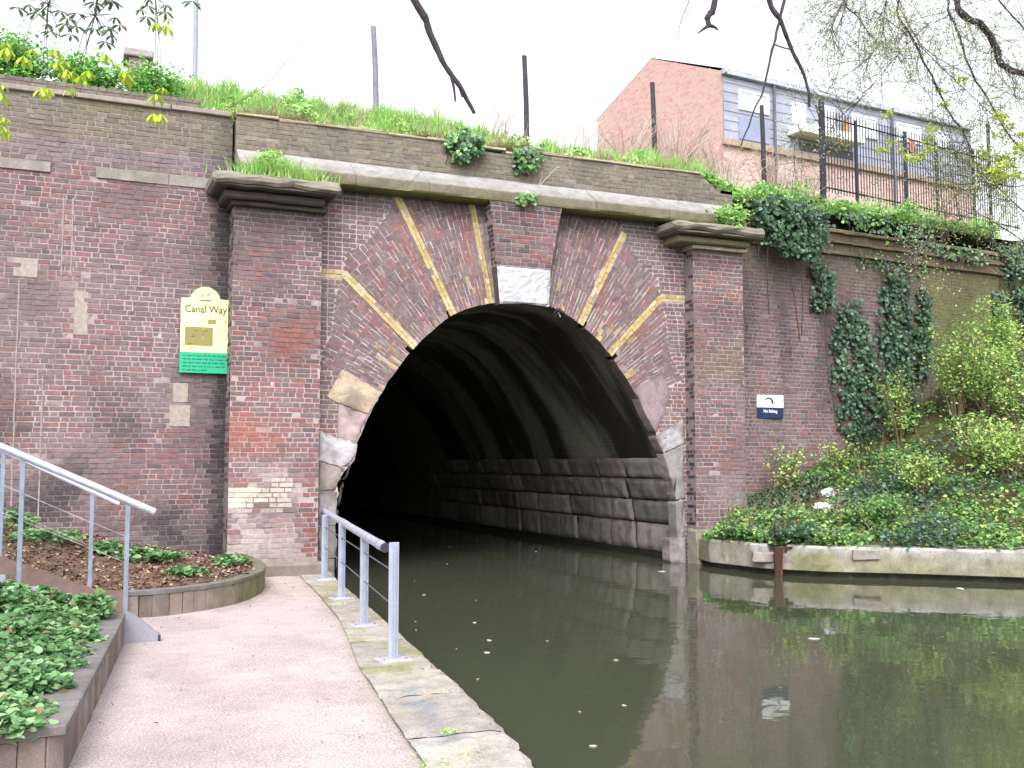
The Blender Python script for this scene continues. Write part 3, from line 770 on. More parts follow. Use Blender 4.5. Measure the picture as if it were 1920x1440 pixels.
# stone edging: slabs along the water
ed = thing('stone_edging', 'worn mossy stone edging along the water beside the path', 'kerb', (3, -5, 0))
cuts = [-30, -24, -18, -15, -12.6, -10.9, -9.7, -8.55, -7.65, -6.1, -4.7, -3.3, -2.0, -1.0, .32]
for a, b in zip(cuts, cuts[1:]):
    P = Pool(); ny = max(4, int((b-a)/.09)); nx = 10; vs = []; cs = []
    conc = -9.7 <= a < -7.7; g = rnd.uniform(.9, 1.1)
    for j in range(ny+1):
        y = a+.008+(b-a-.016)*j/ny
        o1 = .03*N(y*2.2, 4)+.05*(1 if a < -7.7 else .35)*N(y*6, 9)+.02*N(y*19, 2)
        x0, x1 = ix(y)-.03, ex(y)+o1
        for i in range(nx+1):
            t = i/nx; x = x0+(x1-x0)*t; e = min(j, ny-j)*(b-a)/ny
            z = PZ+.012-(.02*max(0, 1-e/.05)**2)-.05*max(0, (t-.9)/.1)**2+.008*N(x*8, y*8, 3)
            if a < -7.7: z += .008+.01*N(x*14, y*14, 5)-.02*sst(.75, 1, t)
            vs.append((x, y, z))
            if a < -9.7: c = S(182, 173, 168)
            else: c = S(176, 167, 160)
            c = mixc(c, S(150, 152, 88), (.6 if -7.7 <= a < -1.5 else .15)*sst(-.1, .35, N(x*2.2, y*2.2, 15)))
            if -9.9 < y < -8.0: c = mixc(c, S(136, 140, 150), .9*sst(-.05, .12, .32-abs(x-(ix(y)+.22+.06*N(y*3, 1)))-.25+.15*N(x*4, y*4)))
            cs.append(mul(c, g*(1+.12*N(x*9, y*9))))
        for zz in (-.05, -.6): vs.append((x1-.02, y, zz)); cs.append(S(96, 96, 70))
    m = nx+3
    fs = [(j*m+i, j*m+i+1, (j+1)*m+i+1, (j+1)*m+i) for j in range(ny) for i in range(nx+2)]
    P.add(vs, fs, cs); obj('edging_slab', P, M_conc, ed)

P = Pool(); P.grid(lambda a, b: (-160+320*a, -34-60*b, -1+(13+5*N(a*9, b*2)+2.5*N(a*40, 3))*sst(0, .5, b)), 160, 16, lambda q: mul(S(84, 100, 62), 1+.3*N(q[0]*.4, q[1]*.4)))
struct(obj('sky_blocker_bank', P, M_soil))     # unseen bank, added to keep low sky light out of the tunnel
# ================================================================== right bank
Q = [(10.47, -.05), (10.30, -.7), (10.54, -2.0), (11.1, -2.75), (12.1, -3.5), (13.3, -4.6), (16, -6.7), (22, -11), (45, -27)]
W = [(11.62, -.02), (11.66, .6), (11.9, 1.15), (12.8, 1.22), (14.5, 1.36), (17, 1.58), (20.2, 1.85), (26, 3.4), (45, 6)]
ZW = [.5, .56, .75, 1.05, 1.75, 2.85, 4.6, 6.6, 7.2]
def seg(L, s_):
    s_ = min(max(s_, 0), len(L)-1.0001); i = int(s_); t = s_-i
    if isinstance(L[0], tuple): return (L[i][0]*(1-t)+L[i+1][0]*t, L[i][1]*(1-t)+L[i+1][1]*t)
    return L[i]*(1-t)+L[i+1]*t
def bank(s_, t):
    q, w_ = seg(Q, s_), seg(W, s_); x = q[0]+(w_[0]-q[0])*t; y = q[1]+(w_[1]-q[1])*t
    z = .47+(seg(ZW, s_)-.47)*t**1.25+.10*N(x*.9, y*.9, 20)*min(1, t*5)
    return (x, y, z)
P = Pool(); P.grid(lambda a, b: bank(8*a, .05+.97*b), 150, 50, lambda q: mul(mixc(S(96, 80, 62), S(84, 88, 50), sst(-.2, .3, N(q[0], q[1], 4))), 1+.2*N(q[0]*5, q[1]*5)))
struct(obj('embankment', P, M_soil))
# quay wall
qw = thing('quay_wall', 'low stained concrete quay wall on the far side of the water', 'quay wall', (12, -3, 0))
P = Pool(); ss = [i*.02 for i in range(int(8/.02)+1)]; vs = []; cs = []; CUT = {}
for s_ in ss:
    q = seg(Q, s_); q2 = seg(Q, s_+.02); tx, ty = q2[0]-q[0], q2[1]-q[1]; l = math.hypot(tx, ty) or 1; nx, ny = -ty/l, tx/l
    lowz = .14 if 2.0 < s_ < 2.35 else 0
    jg = .03*N(q[0]*2, q[1]*2)+.02*N(q[0]*8, q[1]*8)
    rw = [(-.01, -.5), (.06, .02), (.05, .07), (-.0, .10), (jg, .2), (jg*.7, .33), (jg, .46-lowz), (.02, .495-lowz), (.2, .505-lowz), (.45, .50), (.55, .3)]
    for k, (d, z) in enumerate(rw):
        z2 = z+.006*N(q[0]*7, q[1]*7, k) if k > 3 else z
        x, y = q[0]+nx*d, q[1]+ny*d; vs.append((x, y, z2))
        if k < 3: c = S(38, 38, 30)
        elif k < 6: c = mixc(S(160, 154, 142), S(136, 138, 84), .6*sst(-.05, .35, N(x*1.3, y*1.3, 33)+(.15 if k < 5 else 0)))
        else: c = mixc(S(184, 181, 178), S(156, 150, 134), sst(-.1, .3, N(x*1.5, y*1.5, 34)))
        c = mul(c, 1+.16*N(int(s_/.31)*3.7, 5)+.05*(k > 5)); cs.append(mul(c, 1+.22*N(x*4, y*4, z*6)+.1*N(x*15, y*15, z*9)))
m = 11; P.add(vs, [(i*m+k, i*m+k+1, (i+1)*m+k+1, (i+1)*m+k) for i in range(len(ss)-1) for k in range(m-1)], cs)
obj('concrete_face', P, M_conc, qw)
P = Pool()
for px0, px1 in ((1520, 1566), (1352, 1412)):
    a = U(px0, 1045, y=-2.9 if px0 > 1500 else -1.6)
for s_, L, dz in ((3.55, .42, .40), (2.0, .34, .30)):
    q = seg(Q, s_); P.box((q[0]-L/2, q[1]-.03, dz-.10), (q[0]+L/2, q[1]+.25, dz+.06), S(166, 158, 150), .02, .012, rz=-.6)
obj('coping_block', P, M_stone, qw)
# rusted stake
P = Pool(); q = U(1456, 1080, z=0)
P.box((q.x-.07, q.y-.10, -.35), (q.x+.07, q.y-.03, .47), S(78, 52, 48), .01, .008, rz=-.5)
P.box((q.x-.06, q.y-.05, .43), (q.x+.28, q.y+.02, .47), S(92, 60, 52), .006, .006, rz=-.3)
P.tube([(q.x+.08, q.y-.1, .45), (q.x+.03, q.y-.13, .25), (q.x, q.y-.12, .02)], .007, S(140, 96, 78), 5)
tag(obj('iron_stake', P, M_bark), 'rusty iron stake fixed to the quay wall, standing in the water', 'stake')

# ================================================================== upper ground behind the walls
P = Pool()
def upz(x, y):
    return 7.3+.06*N(x*.9, y*.9)+(.66-.2*sst(5.5, 8.5, x))*sst(.8, 1.7, y)-.42*sst(11.3, 12.6, x)*(1-sst(3, 9, y))
def upg(a, b):
    x = -60+160*a; y = .85+75*b**1.6; y0 = .85
    if x > 11.7: y = max(y, YR(x)+.35)
    z = upz(x, y)
    return (x, y, z)
P.grid(upg, 160, 30, lambda q: S(92, 98, 60)); struct(obj('upper_ground', P, M_soil))

# ================================================================== planters, soil, stairs
def sleepers(name, label, line, z1, depth, wmean, parent_loc, topw=None, mossf=None):
    t = thing(name, label, 'planter', parent_loc)
    d = [0]
    for a, b in zip(line, line[1:]): d.append(d[-1]+math.hypot(b[0]-a[0], b[1]-a[1]))
    X = list(zip(d, [q[0] for q in line])); Y = list(zip(d, [q[1] for q in line]))
    P = Pool(); s_ = 0
    while s_ < d[-1]-.05:
        wd = wmean*rnd.uniform(.85, 1.2); a = (interp(s_, X), interp(s_, Y)); b = (interp(s_+wd, X), interp(s_+wd, Y))
        cx, cy = (a[0]+b[0])/2, (a[1]+b[1])/2; ang = math.atan2(b[1]-a[1], b[0]-a[0]); nx, ny = -math.sin(ang), math.cos(ang)
        c = mul(rnd.choice([S(142, 128, 122), S(130, 116, 110), S(150, 134, 124), S(122, 110, 104)]), rnd.uniform(.9, 1.1))
        if mossf: c = mixc(c, S(118, 118, 72), mossf(cx, cy)*rnd.uniform(.5, 1))
        cx += nx*depth/2; cy += ny*depth/2; l = math.hypot(b[0]-a[0], b[1]-a[1])
        P.box((cx-l/2+.003, cy-depth/2+rnd.uniform(-.006, .006), -.25), (cx+l/2-.003, cy+depth/2, z1-.05+rnd.uniform(-.004, .004)), c, .008, .004, rz=ang); s_ += wd
    obj('timber_wall', P, M_wood, t)
    P = Pool(); s_ = 0; tw = topw or depth
    n = int(d[-1]/.12); vs = []; cs = []
    for i in range(n+1):
        q = d[-1]*i/n; a = (interp(q-.02, X), interp(q-.02, Y)); b = (interp(q+.02, X), interp(q+.02, Y)); l = math.hypot(b[0]-a[0], b[1]-a[1]) or 1
        nx, ny = -(b[1]-a[1])/l, (b[0]-a[0])/l; x, y = interp(q, X), interp(q, Y)
        for o_, z in ((-.008, z1-.05), (-.012, z1-.006), (0, z1), (tw*.5, z1+.003), (tw, z1-.002), (tw+.004, z1-.07)):
            vs.append((x+nx*o_, y+ny*o_, z+.003*N(x*5, y*5, o_*9))); c = S(128, 123, 122)
            if mossf: c = mixc(c, S(112, 112, 74), .6*mossf(x, y))
            cs.append(mul(c, 1+.18*N(x*2, y*2, o_*12)))
    P.add(vs, [(i*6+k, i*6+k+1, (i+1)*6+k+1, (i+1)*6+k) for i in range(n) for k in range(5)], cs)
    obj('timber_cap', P, M_wood, t)
    return t
# the planting sides lie to the left of each line's direction
sleepers('timber_planter', 'near timber planter beside the path, cornered, full of green plants', [(-4.5, -10.75), (-.31, -9.84), (0.0, -9.76), (.09, -9.0), (.5, -5.42)], .40, .16, .17, (-.5, -8, 0), .30)
CRV = [(.58, -3.68), (.85, -3.66), (1.12, -3.58), (1.5, -3.35), (1.85, -3.0), (2.15, -2.5), (2.38, -1.95), (2.52, -1.35), (2.58, -.7), (2.57, -.08)]
sleepers('timber_planter', 'curved timber planter wall in front of the left pier, mossy at its right end', CRV, .40, .13, .165, (1.5, -2.5, 0), .16, lambda x, y: .8*sst(1.2, 2.2, x))
def soilz(x, y):
    if y > -3.65: # bed behind the curved planter
        t = sst(-3.6, .4, y)
        return (.36+.33*max(0, .35-x))*(1-t)+(.37+.2*max(0, 2.1-x))*t+.03*N(x*2, y*2)
    return .35+.30*max(0, -.05-x)*sst(-8.6, -6.2, y)+.03*N(x*3, y*3)
P = Pool()
def cxl(y): return interp(y, [(b, a) for a, b in CRV])-.12
def bed(a, b):
    y = -3.62+4.1*b; x1 = cxl(y) if y < -.05 else 2.5; x = -7+(x1+7)*a**.8
    return (x, y, soilz(x, y))
P.grid(bed, 110, 50, lambda q: mul(mixc(S(130, 104, 92), S(108, 92, 76), sst(-.2, .3, N(q[0]*3, q[1]*3))), 1+.25*N(q[0]*9, q[1]*9)))
struct(obj('soil_bed', P, M_soil))
P = Pool()
def bed2(a, b):
    y = -10.6+5.25*b; x1 = .0+.5*sst(-9.8, -5.4, y)-.25; x = -5+(x1+5)*a
    if y < -9.8: y = max(y, -9.5-.22*(x1-x))
    return (x, y, soilz(x, y-.001 if y > -3.66 else y))
P.grid(bed2, 50, 50, lambda q: mul(S(112, 90, 72), 1+.25*N(q[0]*9, q[1]*9))); struct(obj('soil_bed', P, M_soil))
# stairs
st = thing('staircase', 'grey concrete steps climbing left between the two timber planters', 'stairs', (-1, -4.5, .1))
P = Pool()
for k in range(14):
    x1 = .42-.34*k; P.box((x1-.36, -5.2, -.2), (x1, -3.72, .10+.137*(k+1)), mul(S(168, 168, 178), rnd.uniform(.93, 1.05)), .012, .002)
obj('step_flight', P, M_conc, st)
for ys_, y2 in ((-3.72, -3.62),):
    P = Pool(); P.prism([(.62, .1), (.62, .40), (.3, .43), (-5, 2.6), (-5, 1.9), (.3, .1)], ys_, y2, S(126, 104, 98)); obj('side_board', P, M_wood, st)
# handrails of the steps
def stairrail(label, y, p0, p1, posts, rr, wires=True, foot=False):
    t = thing('handrail', label, 'handrail', (p0.x, y, .1), 'handrails of the steps')
    P = Pool(); d = (p0-p1).normalized(); P.tube([p1-d*1.5, p1, p0], rr, S(212, 212, 228), 14); obj('rail', P, M_steel, t)
    for x, zb in posts:
        zt = p0.z+(x-p0.x)*d.z/d.x-rr*.6; P = Pool(); P.box((x-.022, y-.012, zb), (x+.022, y+.012, zt), S(150, 162, 178), .003)
        P.tube([(x, y, zt-.06), (x, y, zt+.01)], .012, S(180, 184, 196), 6)
        obj('post', P, M_steel, t)
    if wires:
        P = Pool()
        for k in (.35, .6):
            q0, q1 = p0.copy(), (p1-d*1.5).copy(); q0.z -= k; q1.z -= k; q0 -= d*.28; P.tube([q0, q1], .003, S(170, 172, 178), 5)
        obj('wire', P, M_steel, t)
    if foot:
        P = Pool(); P.prism([(.47, .10), (.47, .34), (.53, .40), (.60, .36), (.83, .17), (.83, .10)], y-.05, y+.08, S(160, 158, 170)); 
        P.box((.46, y-.055, .10), (.50, y-.05+.14, .33), S(60, 60, 66), .003); P.box((.815, y-.054, .105), (.84, y+.084, .165), S(60, 60, 66), .003)
        obj('foot_plate', P, M_paint, t)
    return t
a = U(290, 960, y=-5.3); b = U(0, 837, y=-5.3)
stairrail('nearer steel stair handrail, its thick grey tube ending over the path', -5.3, a, b, [(.51, .3), (-.43, .40), (-1.37, .8)], .036, True, True)
a = U(223, 945, y=-3.62); b = U(43, 863, y=-3.62)
stairrail('farther and thinner steel stair handrail, behind the nearer one', -3.62, a, b, [(.215, .34), (-.69, .62), (-1.6, .95)], .024, True)

# handrail beside the canal
t = thing('handrail', 'pale blue steel handrail on four posts along the water edge', 'handrail', (3, -4, PZ))
pp = [U(737, 1236, z=.12), U(682, 1171, z=.12), U(640, 1121, z=.12), U(608, 1085, z=.12)]
tops = [1026, 1002, 975, 954]; pz = []
for i, q in enumerate(pp):
    zt = 1.135 if i == 0 else 1.06
    P = Pool(); hw = .046; ang = .15
    P.box((q.x-hw, q.y-.012, .12), (q.x+hw, q.y+.012, zt), S(172, 180, 198), .004, rz=ang)
    P.box((q.x-.012, q.y-.035, .12), (q.x+.012, q.y+.035, zt-.02), S(160, 168, 188), .003, rz=ang)
    for k in (.3, .55, .8): P.tube([(q.x-.0, q.y-.024, k), (q.x, q.y-.012, k)], .008, S(190, 196, 210), 6)
    po = obj('post', P, M_paint, t)
    P = Pool(); P.box((q.x-.14, q.y-.11, .095), (q.x+.14, q.y+.11, .128), S(192, 186, 196), .006, .002, rz=ang)
    for sx in (-.1, .1):
        for sy in (-.07, .07): P.tube([(q.x+sx, q.y+sy, .12), (q.x+sx, q.y+sy, .145)], .012, S(150, 150, 160), 6)
    obj('base_plate', P, M_paint, t)
r0 = U(722, 1027, z=1.06); r1 = U(592, 949, z=1.06)
P = Pool(); dd = (r1-r0); P.tube([r0, r0+dd], .043, S(204, 204, 222), 16)
for k in (.03, .40, .44): P.tube([r0+dd*k, r0+dd*(k+.012)], .048, S(176, 180, 204), 16)
rl = obj('rail', P, M_steel, t)
P = Pool(); P.tube([r0-dd.normalized()*.02, r0+dd.normalized()*.01], .0445, S(50, 50, 66), 16); obj('end_plug', P, M_paint, t)
P = Pool()
for k in (.46, .76):
    P.tube([(pp[0].x, pp[0].y, .12+k), (pp[3].x, pp[3].y, .12+k)], .007, S(110, 118, 134), 6)
obj('guard_bar', P, M_steel, t)

# ================================================================== signs
FC = {}
def text(body, size, x, z, y, col, parent, xs=1.0, name='lettering', align='CENTER', bold=0.0, mat=None):
    cu = bpy.data.curves.new('t', 'FONT'); cu.body = body; cu.size = size; cu.align_x = align; cu.offset = bold; cu.resolution_u = 3
    to = bpy.data.objects.new('t', cu); sc.collection.objects.link(to); dg = bpy.context.evaluated_depsgraph_get()
    me = bpy.data.meshes.new_from_object(to.evaluated_get(dg)); bpy.data.objects.remove(to); bpy.data.curves.remove(cu)
    P = Pool(); vs = [(x+v.co.x*xs, y, z+v.co.y) for v in me.vertices]; P.add(vs, [tuple(f.vertices) for f in me.polygons], col)
    bpy.data.meshes.remove(me); return obj(name, P, mat or M_plain, parent)
sg = thing('information_sign', 'cream and green canal notice board with arched top, on the left wall', 'sign', (1.83, YL, 3.2))
y0 = YL-.06; c0, c1 = U(340, 558, y=y0), U(427, 701, y=y0); X0, X1, Z1, Z0 = c0.x, c1.x, c0.z, c1.z; XM = (X0+X1)/2; ZG = U(384, 661, y=y0).z; WD = X1-X0
P = Pool(); rr = WD*.315; zc = Z1-.03
poly = [(X0, ZG), (X1-.01, ZG), (X1-.005, ZG+.1), (X1+.008, ZG+.25), (X1, ZG+.4), (X1+.012, ZG+.62), (X1-.01, Z1)]+[(XM+rr*math.cos(a), zc+rr*.98*math.sin(a)) for a in [math.pi*k/18 for k in range(1, 18)]]+[(X0, Z1)]
P.prism(poly, y0, y0+.03, S(244, 236, 176, 1)); bd = obj('cream_panel', P, M_plain, sg)
P = Pool(); P.prism([(X0-.004, Z0), (X1-.004, Z0), (X1-.004, ZG), (X0-.004, ZG)], y0-.002, y0+.032, S(40, 172, 130, 1)); gp = obj('green_panel', P, M_plain, sg)
P = Pool(); P.box((X0+.03, y0+.031, Z0+.03), (X1-.03, YL-.004, Z1-.05), S(70, 66, 60)); obj('backing_batten', P, M_wood, sg)
yt = y0-.004; DKG = S(84, 84, 50)
text('Canal Way', .165, XM+.01, Z1-.215, yt, DKG, sg, .86, bold=.002)
P = Pool()
def ell(P, cx, cz, rx, rz, wd, col, y=yt, n=30):
    vs = []
    for k in range(n):
        a = 2*math.pi*k/n; vs += [(cx+rx*math.cos(a), y, cz+rz*math.sin(a)), (cx+(rx-wd)*math.cos(a), y, cz+(rz-wd)*math.sin(a))]
    P.add(vs, [(2*k, 2*k+1, (2*k+3) % (2*n), (2*k+2) % (2*n)) for k in range(n)], col)
def flat(P, x0, z0, x1, z1, col, y=yt): P.add([(x0, y, z0), (x1, y, z0), (x1, y, z1), (x0, y, z1)], [(0, 1, 2, 3)], col)
ez = Z1+.03; ell(P, XM, ez, .165, .125, .006, S(190, 180, 130)); ell(P, XM, ez, .2, .158, .004, S(206, 198, 150))
flat(P, XM-.10, ez-.058, XM+.10, ez-.045, S(96, 90, 64)); flat(P, XM-.05, ez-.066, XM+.06, ez-.06, S(120, 112, 80))
for k in range(5): flat(P, XM-.07+.013*k, ez+rnd.uniform(-.01, .01), XM-.063+.013*k, ez+rnd.uniform(.035, .06), S(140, 132, 96))
for k in range(3): flat(P, XM+.02, ez+.05-.02*k, XM+.075-.014*k, ez+.06-.02*k, S(110, 104, 74))
obj('emblem', P, M_plain, sg)
P = Pool(); mx0, mx1, mz0, mz1 = X0+WD*.09, X0+WD*.67, ZG+.105, ZG+.105+.29
flat(P, mx0, mz0, mx1, mz1, S(150, 142, 84), yt)
for k in range(16):
    a = (rnd.uniform(mx0+.01, mx1-.08), rnd.uniform(mz0+.01, mz1-.02)); P.add([(a[0], yt-.001, a[1]), (a[0]+rnd.uniform(.02, .08), yt-.001, a[1]+rnd.uniform(-.02, .03)), (a[0]+.05, yt-.001, a[1]+rnd.uniform(0, .03)), (a[0], yt-.001, a[1]+.007)], [(0, 1, 2, 3)], rnd.choice([S(112, 108, 60), S(176, 168, 110), S(96, 104, 66)]))
flat(P, X0+WD*.56, Z1-.39, X0+WD*.73, Z1-.315, S(160, 152, 92)); obj('map_print', P, M_plain, sg)
P = Pool()
for cx, cz, c, s_ in ((X0+WD*.45, Z1-.345, S(60, 150, 120), .03), (X0+WD*.13, Z1-.40, S(110, 112, 80), .025), (X0+WD*.93, Z1-.34, S(120, 118, 80), .035), (X0+WD*.91, Z1-.5, S(140, 134, 90), .03)):
    for k in range(6):
        a = rnd.uniform(0, 6.28); q = (cx+rnd.uniform(-s_, s_), cz+rnd.uniform(-s_, s_)); P.add([(q[0], yt-.0015, q[1]), (q[0]+s_*math.cos(a), yt-.0015, q[1]+s_*math.sin(a)), (q[0]+s_*.6*math.cos(a+.6), yt-.0015, q[1]+s_*.6*math.sin(a+.6))], [(0, 1, 2)], c)
for zz, x0, x1 in ((ZG+.07, .09, .36), (ZG+.045, .16, .3), (ZG+.05, .44, .7)): flat(P, X0+WD*x0, zz, X0+WD*x1, zz+.009, S(176, 168, 120))
for k in range(6): flat(P, X0+WD*.76, ZG+.13+.045*k, X0+WD*(.76+rnd.uniform(.06, .14)), ZG+.138+.045*k, S(196, 190, 140))
obj('small_print', P, M_plain, sg)
P = Pool()
for k in range(5):   # five lines too small to read
    zz = ZG-.062-.056*k; x = X0+.045; xe = X1-.05 if k < 4 else X0+.32
    while x < xe:
        l = rnd.uniform(.03, .09)
        n = max(2, int(l/.012))
        for q in range(n): flat(P, x+l*q/n, zz+rnd.uniform(-.004, .002), x+l*(q+.68)/n, zz+rnd.uniform(.013, .024), S(14, 96, 78), y0-.005)
        x += l+.018
obj('small_print', P, M_plain, gp)
sg = thing('notice_sign', 'small white over navy notice plate on the brick wall right of the tunnel', 'sign', (13.2, 1.25, 2.7))
yy = YR(13.2)-.04; a, b, m_ = U(1419, 740, y=yy), U(1469, 785, y=yy), U(1440, 764, y=yy)
P = Pool(); P.box((a.x, yy, m_.z), (b.x+.01, yy+.025, a.z), S(246, 246, 246, 1), .002); obj('white_panel', P, M_plain, sg)
P = Pool(); P.box((a.x, yy+.001, b.z), (b.x, yy+.026, m_.z-.001), S(36, 46, 92, 1), .002); obj('navy_panel', P, M_plain, sg)
xm = (a.x+b.x)/2
P = Pool()
n = 12; cxx, czz = xm-.03, m_.z+.10
vs = []
for k in range(n+1):
    t_ = math.radians(150-165*k/n); ro = .115; wd = .025+.03*(k/n)
    vs += [(cxx+ro*math.cos(t_), yy-.003, czz+ro*.95*math.sin(t_)), (cxx+(ro-wd)*math.cos(t_), yy-.003, czz+(ro-wd)*.95*math.sin(t_))]
P.add(vs, [(2*k, 2*k+1, 2*k+3, 2*k+2) for k in range(n)], S(44, 46, 52, 1)); flat(P, xm-.11, m_.z+.045, xm+.12, m_.z+.056, S(190, 190, 190), yy-.003)
obj('emblem', P, M_plain, sg)
text('No fishing', .088, xm+.0, b.z+.12, yy-.004, S(240, 244, 250, 1), sg, .95, bold=.003)

# ================================================================== foliage builders
def leaf_arrays(Pn, size, col, nrm, spread=.6, asp=.62, droop=None):
    """folded leaves: base, left, tip, right; Pn base points, nrm facing"""
    n = len(Pn); nrm = nrm+nrng.normal(0, spread, (n, 3)); nrm /= np.linalg.norm(nrm, axis=1, keepdims=True)
    d = nrng.normal(0, 1, (n, 3))
    if droop is not None: d += np.array(droop)
    d -= nrm*np.sum(d*nrm, 1, keepdims=True); d /= np.linalg.norm(d, axis=1, keepdims=True)+1e-9
    e = np.cross(nrm, d); s_ = size[:, None]
    V = np.empty((n, 6, 3)); V[:, 0] = Pn; V[:, 1] = Pn+d*s_*.3+e*s_*asp*.5+nrm*s_*.12; V[:, 2] = Pn+d*s_*.7+e*s_*asp*.42+nrm*s_*.08
    V[:, 3] = Pn+d*s_-nrm*s_*.08; V[:, 4] = Pn+d*s_*.7-e*s_*asp*.42+nrm*s_*.08; V[:, 5] = Pn+d*s_*.3-e*s_*asp*.5+nrm*s_*.12
    o = (np.arange(n)*6)[:, None]; F = np.concatenate([o+np.array([0, 1, 2, 3]), o+np.array([0, 3, 4, 5])], 0)
    C = np.repeat(col*(1+nrng.normal(0, .14, (n, 1))), 6, axis=0).clip(0, 1)
    return V.reshape(-1, 3), F, C
def join(parts):
    Vs, Fs, Cs, o = [], [], [], 0
    for V, F, C in parts: Vs.append(V); Fs.append(F+o); Cs.append(C); o += len(V)
    return np.concatenate(Vs), np.concatenate(Fs), np.concatenate(Cs)
def palette(n, cols, wts):
    w_ = np.array(wts)/sum(wts); return np.array(cols)[nrng.choice(len(cols), n, p=w_)]
G_NET = [S(136, 182, 108), S(114, 162, 98), S(164, 206, 126), S(92, 132, 82)]
G_YEL = [S(206, 234, 134, 1), S(184, 216, 120, 1), S(218, 240, 156, 1), S(160, 196, 110, 1)]
G_IVY = [S(88, 120, 92), S(68, 98, 74), S(134, 160, 144), S(104, 140, 98), S(58, 80, 62)]  # pale bluish entries put glossy highlights into the leaf colour
G_HEDGE = [S(146, 206, 108, 1), S(116, 176, 92, 1), S(176, 226, 124, 1), S(86, 136, 76, 1)]
G_HERB = [S(136, 180, 120), S(108, 154, 98), S(172, 206, 154), S(82, 122, 78), S(170, 146, 108)]
def blades(P0, h, col, lean=.35, wd=.008):
    n = len(P0); a = nrng.uniform(0, 2*np.pi, n); dx = np.stack([np.cos(a), np.sin(a), np.zeros(n)], 1)
    e = np.stack([-np.sin(a), np.cos(a), np.zeros(n)], 1); l = (nrng.uniform(.05, lean, n)*2)[:, None]; hh = h[:, None]; up = np.array([0, 0, 1.0])
    wv = (wd*nrng.uniform(.6, 1.5, n))[:, None]
    V = np.empty((n, 6, 3)); V[:, 0] = P0-e*wv; V[:, 1] = P0+e*wv
    m1 = P0+up*hh*.55+dx*hh*l*.3; V[:, 2] = m1+e*wv*.8; V[:, 3] = m1-e*wv*.8; tp = P0+up*hh*.93+dx*hh*l; V[:, 4] = tp+e*wv*.15; V[:, 5] = tp-e*wv*.15
    o = (np.arange(n)*6)[:, None]; F = np.concatenate([o+np.array([0, 1, 2, 3]), o+np.array([3, 2, 4, 5])], 0)
    C = np.repeat(col*(1+nrng.normal(0, .15, (n, 1))), 6, axis=0).clip(0, 1)
    return V.reshape(-1, 3), F, C
UPV = np.array([0, -.25, 1.0])

# ---- bank ground cover
def scatter_bank(n, s0, s1, t0, t1, hfn, cols, wts, size, name, label, cat, dens=None, lift=0.0):
    pts = []; 
    while len(pts) < n:
        s_, t_ = rnd.uniform(s0, s1), rnd.uniform(t0, t1); x, y, z = bank(s_, t_)
        if dens and rnd.random() > dens(x, y, s_, t_): continue
        h = hfn(x, y, s_, t_); pts.append((x+rnd.uniform(-.03, .03), y-rnd.random()*h*.3, z+lift+h*rnd.random()**.7))
    Pn = np.array(pts); n = len(Pn)
    V, F, C = leaf_arrays(Pn, nrng.uniform(size[0], size[1], n), palette(n, cols, wts), np.tile(UPV, (n, 1)), .55, .75)
    o = mesh_obj(name, V, F, C, M_leaf); tag(o, label, cat, kind='stuff'); return o
mound = lambda x, y, s_, t_: .06+.34*max(0, N(x*1.1, y*1.1, 3)+.25)+.05
isdark = lambda x, y: sst(-.02, .12, N(x*.55, y*.75, 17)+.10*(x-14.5)/3)
scatter_bank(27000, .6, 7.2, .01, .99, mound, G_NET+G_YEL[:2]+[S(110, 84, 66)], [3, 3, 2, 3, 1, 1, .6], (.045, .095), 'undergrowth', 'bright green nettles and brambles covering the right bank', 'undergrowth', lambda x, y, s_, t_: (1-.85*isdark(x, y))*sst(-.25, .12, N(x*.8, y*.8, 44)+.28*(1-t_)+.02))
scatter_bank(20000, 1.2, 7.6, .0, .99, lambda *a: .18+mound(*a)*.4, G_IVY+[S(120, 144, 132)], [3, 2, 2, 3, 1, 1.4], (.05, .09), 'ivy_cover', 'dark blue-green ivy spreading over the right bank above the quay', 'ivy', lambda x, y, s_, t_: isdark(x, y)*.9+.08)
# dead stems and litter on the bank
P = Pool()
for k in range(520):
    s_, t_ = rnd.uniform(1.2, 6.3), rnd.uniform(.05, .97); b0 = Vector(bank(s_, t_)); d = Vector((rnd.uniform(-.5, .5), rnd.uniform(-.5, .3), rnd.uniform(.3, 1))).normalized(); l = rnd.uniform(.3, .9)
    P.tube([b0, b0+d*l*.5+Vector((0, 0, .05)), b0+d*l+Vector((rnd.uniform(-.2, .2), 0, -.1))], [.005, .004, .002], rnd.choice([S(150, 128, 104), S(170, 152, 126), S(112, 86, 72)]), 4)
tag(obj('dead_stems', P, M_bark), 'dry brown stems sticking out of the green bank', 'stems', kind='stuff')

